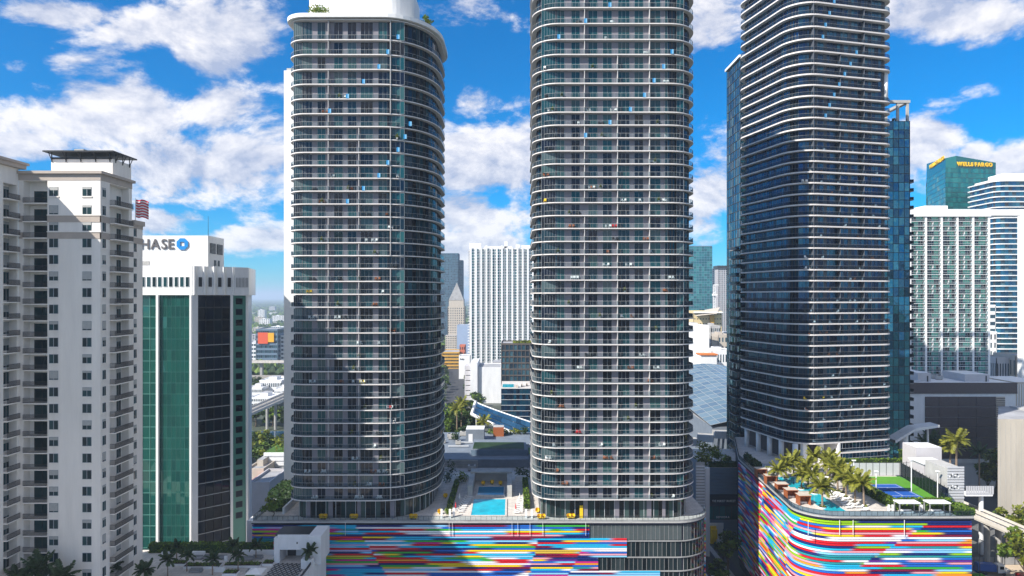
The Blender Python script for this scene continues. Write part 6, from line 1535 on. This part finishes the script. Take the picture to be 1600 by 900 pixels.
b = MB(); b.face([(XX(1085,780),780,ZZ(494,780)),(XX(1120,780),780,ZZ(490,780)),(XX(1133,780),800,ZZ(480,800)),(XX(1110,780),800,ZZ(484,800))], M_beige); b.box(XX(1085,786),782,ZZ(489,786), XX(1128,786),790,ZZ(487,786), M_white); b.build('roof_edge', yb)
M_wm = M_white
b1 = block('white_slab', 'white blank slab building right of the middle tower', 'building', XX(1080,600), XX(1108,600), 600, 640, ZZ(510,600), M_white, None, plant=True)
block('grey_house', 'grey brown office right of the white slab', 'building', XX(1111,640), XX(1126,640), 640, 665, ZZ(510,640), M_conc, G_far, 5, 8, .4, .5, .3)
block('pale_house', 'pale flat roofed house beside the mirrored tower', 'building', XX(1122,620), XX(1142,620), 620, 650, ZZ(524,620), M_beige, G_far, 4, 6, .5, .5, .3)
block('pale_house', 'low white house in front of the grey brown office', 'building', XX(1112,575), XX(1145,575), 575, 598, ZZ(548,575), M_white2, G_far, 8, 3, .5, .5, .3)
b = MB(); b.box(XX(1095,560),560,0, XX(1120,560),572,ZZ(555,560), M_white2); b.box(XX(1094,560),559,ZZ(555,560)+.003, XX(1121,560),573,ZZ(553,560), mat('orange_tile', (.65,.19,.04), .7,.1,1)); solo(b, 'orange_roof_house', 'low house with a flat orange roof', 'building')
cg = thing('curved_guideway', 'pale curved elevated guideway behind the lattice roof', 'railway viaduct', (150,520,0)); pts = [at(1075,577,540), at(1090,579,535), at(1105,582,525), at(1120,588,510), at(1133,594,495), at(1150,604,480)]
b = MB()
for p, q in zip(pts, pts[1:]): u, l = unit(p, q); b.obox(p, u, -.2, l+.2, -2.2, 2.2, p[2]-1.6, p[2], M_walk); b.obox(p, u, -.2, l+.2, 2.0, 2.3, p[2]-1.6, p[2]+1.0, M_stone)
b.build('deck', cg)
for p in pts[1:]: b = MB(); b.tube([(p[0],p[1],0),(p[0],p[1],p[2]-1.6)],[.8,.8],M_walk,8); b.build('pier', cg)
VR = thing('lattice_roof', 'pale vaulted glass lattice roof of the mall', 'glass roof', (145,420,0)); M_latt = mat('lattice_white', (.24,.26,.27), .5,.05,1); G_latt = glass('lattice_glass', [(.13,.19,.22),(.16,.22,.25),(.11,.16,.20)], rough=.2, spec=.5)
nx, ny = 16, 18; x0, x1, y0, y1 = 96, 170, 330, 470
def vz(i, j): u_ = i/nx; v_ = j/ny; return 22+9*math.sin(math.pi*u_)*(.6+.4*v_)+7*v_
def vp(i, j): return (x0+(x1-x0)*i/nx, y0+(y1-y0)*j/ny, vz(i,j))
for i in range(nx):
    for j in range(ny):
        b = MB(); P = [Vector(vp(i,j)),Vector(vp(i+1,j)),Vector(vp(i+1,j+1)),Vector(vp(i,j+1))]; c = sum(P, Vector())/4; P = [c+(p-c)*.96 for p in P]; b.face(P, G_latt); b.build('glass_panel', VR)
b = MB()
for i in range(nx+1): b.tube([vp(i,j) for j in range(ny+1)],[.14]*(ny+1),M_latt,4)
for j in range(ny+1): b.tube([vp(i,j) for i in range(nx+1)],[.14]*(nx+1),M_latt,4)
b.build('lattice', VR)
b = MB(); b.box(x0+1,y0+1,0, x1-1,y1-1,21, M_bluestone, top=M_roof); b.build('wall', VR)
FO = thing('flyover', 'pale curved flyover bridge on slanted columns beside the market terrace', 'bridge', (90,300,0)); b = MB(); pts = [at(1060,686,300), at(1090,679,300), at(1115,674,298), at(1140,670,297), at(1165,668,296)]
for p, q in zip(pts, pts[1:]): u, l = unit(p, q); b.obox(p, u, -.1, l+.1, -4, 4, p[2]-2.2, p[2], M_walk); b.obox(p, u, -.1, l+.1, 4.01, 4.4, p[2]-2.2, p[2]+.9, M_white2)
b.build('deck', FO)
for px in (1124,1131): b = MB(); p = at(px,672,298); b.tube([(p[0]-2,p[1],0),(p[0],p[1],p[2]-2)],[.7,.5],M_white2,8); b.build('column', FO)

# ------------------------------------------------------------------ left gap
D = 800; bb = block('billboard_building', 'blue banded office block with a red and yellow wall billboard', 'building', XX(400,D), XX(434,D), D, D+40, ZZ(515,D), M_blueclad, G_far, 10, 8, .05, .45, .3, plant=False)
b = MB(); b.box(XX(403.5,D),D-1.2,ZZ(537,D), XX(419,D),D-.6,ZZ(519.5,D), mat('billboard_red', (.70,.10,.035),.6,.06,.2)); b.build('billboard', bb, label='red billboard'); b = MB(); b.box(XX(419.2,D),D-1.2,ZZ(534.5,D), XX(428.5,D),D-.6,ZZ(520,D), mat('billboard_yellow', (.80,.40,.01),.6,.06,.2)); b.build('billboard', bb, label='yellow billboard')
block('white_block', 'white striped block left of the billboard office', 'building', XX(380,820), XX(400,820), 820, 850, ZZ(536,820), M_white2, G_far, 5, 6, .2, .5, .3, plant=False)
block('white_block', 'small white striped block right of the billboard office', 'building', XX(435.5,810), XX(446,810), 810, 840, ZZ(525,810), M_white2, G_far, 3, 8, .2, .5, .3, plant=False)
for k, (z, Dh) in enumerate([(19,690),(13,610)]):
    t = thing('highway_overpass', ['upper pale highway overpass across the left gap','lower pale highway overpass across the left gap'][k], 'bridge', (-260,Dh,0)); b = MB(); b.box(-420,Dh,z-1.8, -120,Dh+11,z, M_walk, top=M_asph); b.box(-420,Dh-.4,z-1.8, -120,Dh-.01,z+1.1, M_stone); b.build('deck', t)
    for q in range(8): b = MB(); b.box(-400+q*36,Dh+3,0, -397.5+q*36,Dh+7,z-1.81, M_walk); b.build('pier', t)
for k, (px0_, px1_, D, h) in enumerate([(386,410,560,9),(405,440,575,13),(428,452,545,10),(390,425,520,7)]):
    block('white_shed', ['low white warehouse at the left of the gap','larger white warehouse with blue shade in the gap','low white warehouse against the white flank wall','front low white warehouse before the viaduct'][k], 'building', XX(px0_,D), XX(px1_,D), D, D+28, h, M_white2, G_far, 12, 2, .35, .5, .3, group='white warehouses in the left gap', roof=M_white2)
for k in range(16):
    D = rt.choice([470,480,490,500]); o = (rt.uniform(-.38,-.325)*D, D+rt.uniform(0,12), .02)
    car(f'{["white","black","silver","red","blue"][k%5]} car parked before the white warehouses', o, rt.uniform(0,3), k % 5, 'cars parked before the warehouses')
t = thing('terraced_building', 'white banded terrace building with roof garden left of the flank wall', 'building', (-102,290,0)); D = 288; b = MB(); b.box(XX(413,D),D,0, XX(470,D),D+18,ZZ(707,D), M_white, top=M_grass); b.build('wall', t)
for k in range(3): z = ZZ(727,D)+k*2.0; b = MB(); b.box(XX(412.5,D),D-.5,z, XX(470,D),D-.01,z+1.3, M_white2); b.build('band', t)
for k in range(14): b = MB(); b.box(XX(415+k*2.2,D),D-.2,ZZ(748,D), XX(416+k*2.2,D),D-.005,ZZ(730,D), M_conc_d); b.build('slat', t)
bush('roof_shrub', 'bright bush on the white banded terrace building', (XX(441,292),292,ZZ(707,D)), 3.5, 7, M_leaf_y, 260, .5)
block('sand_house', 'sandy roofed house with red awning below the river trees', 'building', XX(385,275), XX(412,275), 275, 295, ZZ(735,275), M_beige, None, plant=True)
b = MB(); b.prism([(XX(396,270),268),(XX(412,270),268),(XX(412,270),274.9),(XX(396,270),274.9)], ZZ(752,270), ZZ(748,270), M_red); b.box(XX(397,270),269,0,XX(397,270)+.3,269.3,ZZ(752,270),M_dark); solo(b, 'awning', 'red awning left of the white banded terrace building', 'awning')
block('grey_annex', 'plain grey annex beside the bank tower foot', 'building', XX(389,226), XX(421,226), 226, 244, ZZ(757,226), M_lav, None, plant=False)
b = MB(); b.box(XX(388,178),177,0, XX(403,178),215,ZZ(812,178), M_lav, top=M_white2); solo(b, 'ramp_block', 'pale ramp block between the bank tower and the striped podium', 'building')
TS = []
for k in range(14):
    D = rt.uniform(318,372); tree_thing('river_tree', 'leafy tree on the near river bank', (rt.uniform(-.385,-.33)*D, D, 0), rt.uniform(10,16), rt.uniform(4.5,6.5), [M_leaf,M_leaf_d,M_leaf_y], rt, 12, 46, .75, 'trees on the near river bank', .3)
for k in range(18):
    D = rt.uniform(436,470) if k < 9 else rt.uniform(590,640); tree_thing('river_tree', 'leafy tree beyond the river' if k < 9 else 'leafy tree between the warehouses and the highway', (rt.uniform(-.39,-.315)*D, D, 0), rt.uniform(10,16), rt.uniform(5,7.5), [M_leaf_d,M_leaf], rt, 10, 34, 1.0, 'trees beyond the river' if k < 9 else 'trees by the highway', .25)
# far city: single buildings and the tree cover that runs to the horizon
rf = random.Random(31); FW = [M_white2, M_beige, M_conc, M_white, M_lav]
wed = [(-.395,-.315)]*46 + [(-.30,.0)]*14 + [(.2,.36)]*20 + [(.56,.72)]*8
for k, (a, c) in enumerate(wed):
    D = 900*math.exp(rf.random()*1.5); s = rf.uniform(a, c); w = rf.uniform(14,46); h = rf.uniform(5,16) if rf.random() < .8 else rf.uniform(18,40)
    x = s*D; m = rf.choice(FW); b = MB(); b.box(x, D, 0, x+w, D+rf.uniform(14,30), h, m, top=rf.choice([M_roof,M_white2,M_conc])); 
    nv = max(1, int(h/3.6))
    facade(b, (x,D-.3),(x+w,D-.3), 0, h, max(3,int(w/5)), nv, m, G_far, .4, .45, .2); b.box(x+w*.3,D+5,h, x+w*.5,D+10,h+2, m)
    solo(b, 'far_building', f'{"tall" if h > 18 else "wide low" if w > 30 else "small low"} {m.name.replace("_", " ").replace(" render", "")} building far off '+('in the left gap' if a < -.3 else 'behind the plaza trees' if a < 0 else 'beyond the lattice roof' if a < .5 else 'behind the banded tower'), 'building', 'far low buildings')
b = MB()
for k in range(17000):
    a, c = rf.choice([(-.43,-.30)]*7 + [(-.30,.02)]*4 + [(.16,.40)]*3 + [(.55,.80)]*2)
    D = 700*math.exp(rf.random()**.8*3.3); s = rf.uniform(a, c); r = rf.uniform(4,9)*(1+D/9000); h = rf.uniform(6,13)
    if D < 960 and (a > -.4 or rf.random() < .7): continue
    c0 = (s*D, D); n = 6; ph = rf.random()*6
    ring1 = [(c0[0]+r*math.cos(ph+q*1.047)*rf.uniform(.7,1.1), c0[1]+r*math.sin(ph+q*1.047)*rf.uniform(.7,1.1), h*rf.uniform(.35,.6)) for q in range(n)]
    base = [(c0[0]+r*.7*math.cos(ph+q*1.047), c0[1]+r*.7*math.sin(ph+q*1.047), 0) for q in range(n)]; top = (c0[0]+rf.uniform(-1,1), c0[1], h)
    m = M_leaf if rf.random() < .5 else M_leaf_d
    for q in range(n): q2 = (q+1) % n; b.face([ring1[q],ring1[q2],top], m); b.face([base[q],base[q2],ring1[q2],ring1[q]], m)
o = b.build('far_trees'); o['kind'] = 'stuff'; o['label'] = 'tree cover of the flat city out to the horizon'

# ------------------------------------------------------------------ haze
HZ = 0.00013
m = bpy.data.materials.new('haze_air'); m.use_nodes = True; nt = m.node_tree; nt.nodes.remove(nt.nodes['Principled BSDF'])
pv = nt.nodes.new('ShaderNodeVolumePrincipled'); pv.inputs['Color'].default_value = (.70,.83,1,1); pv.inputs['Density'].default_value = HZ; pv.inputs['Anisotropy'].default_value = .2
nt.links.new(pv.outputs[0], nt.nodes['Material Output'].inputs['Volume'])
b = MB(); q = 46000; b.box(-q,-q,-1.0, q,q,232, m); o = b.build('haze'); o['kind'] = 'stuff'
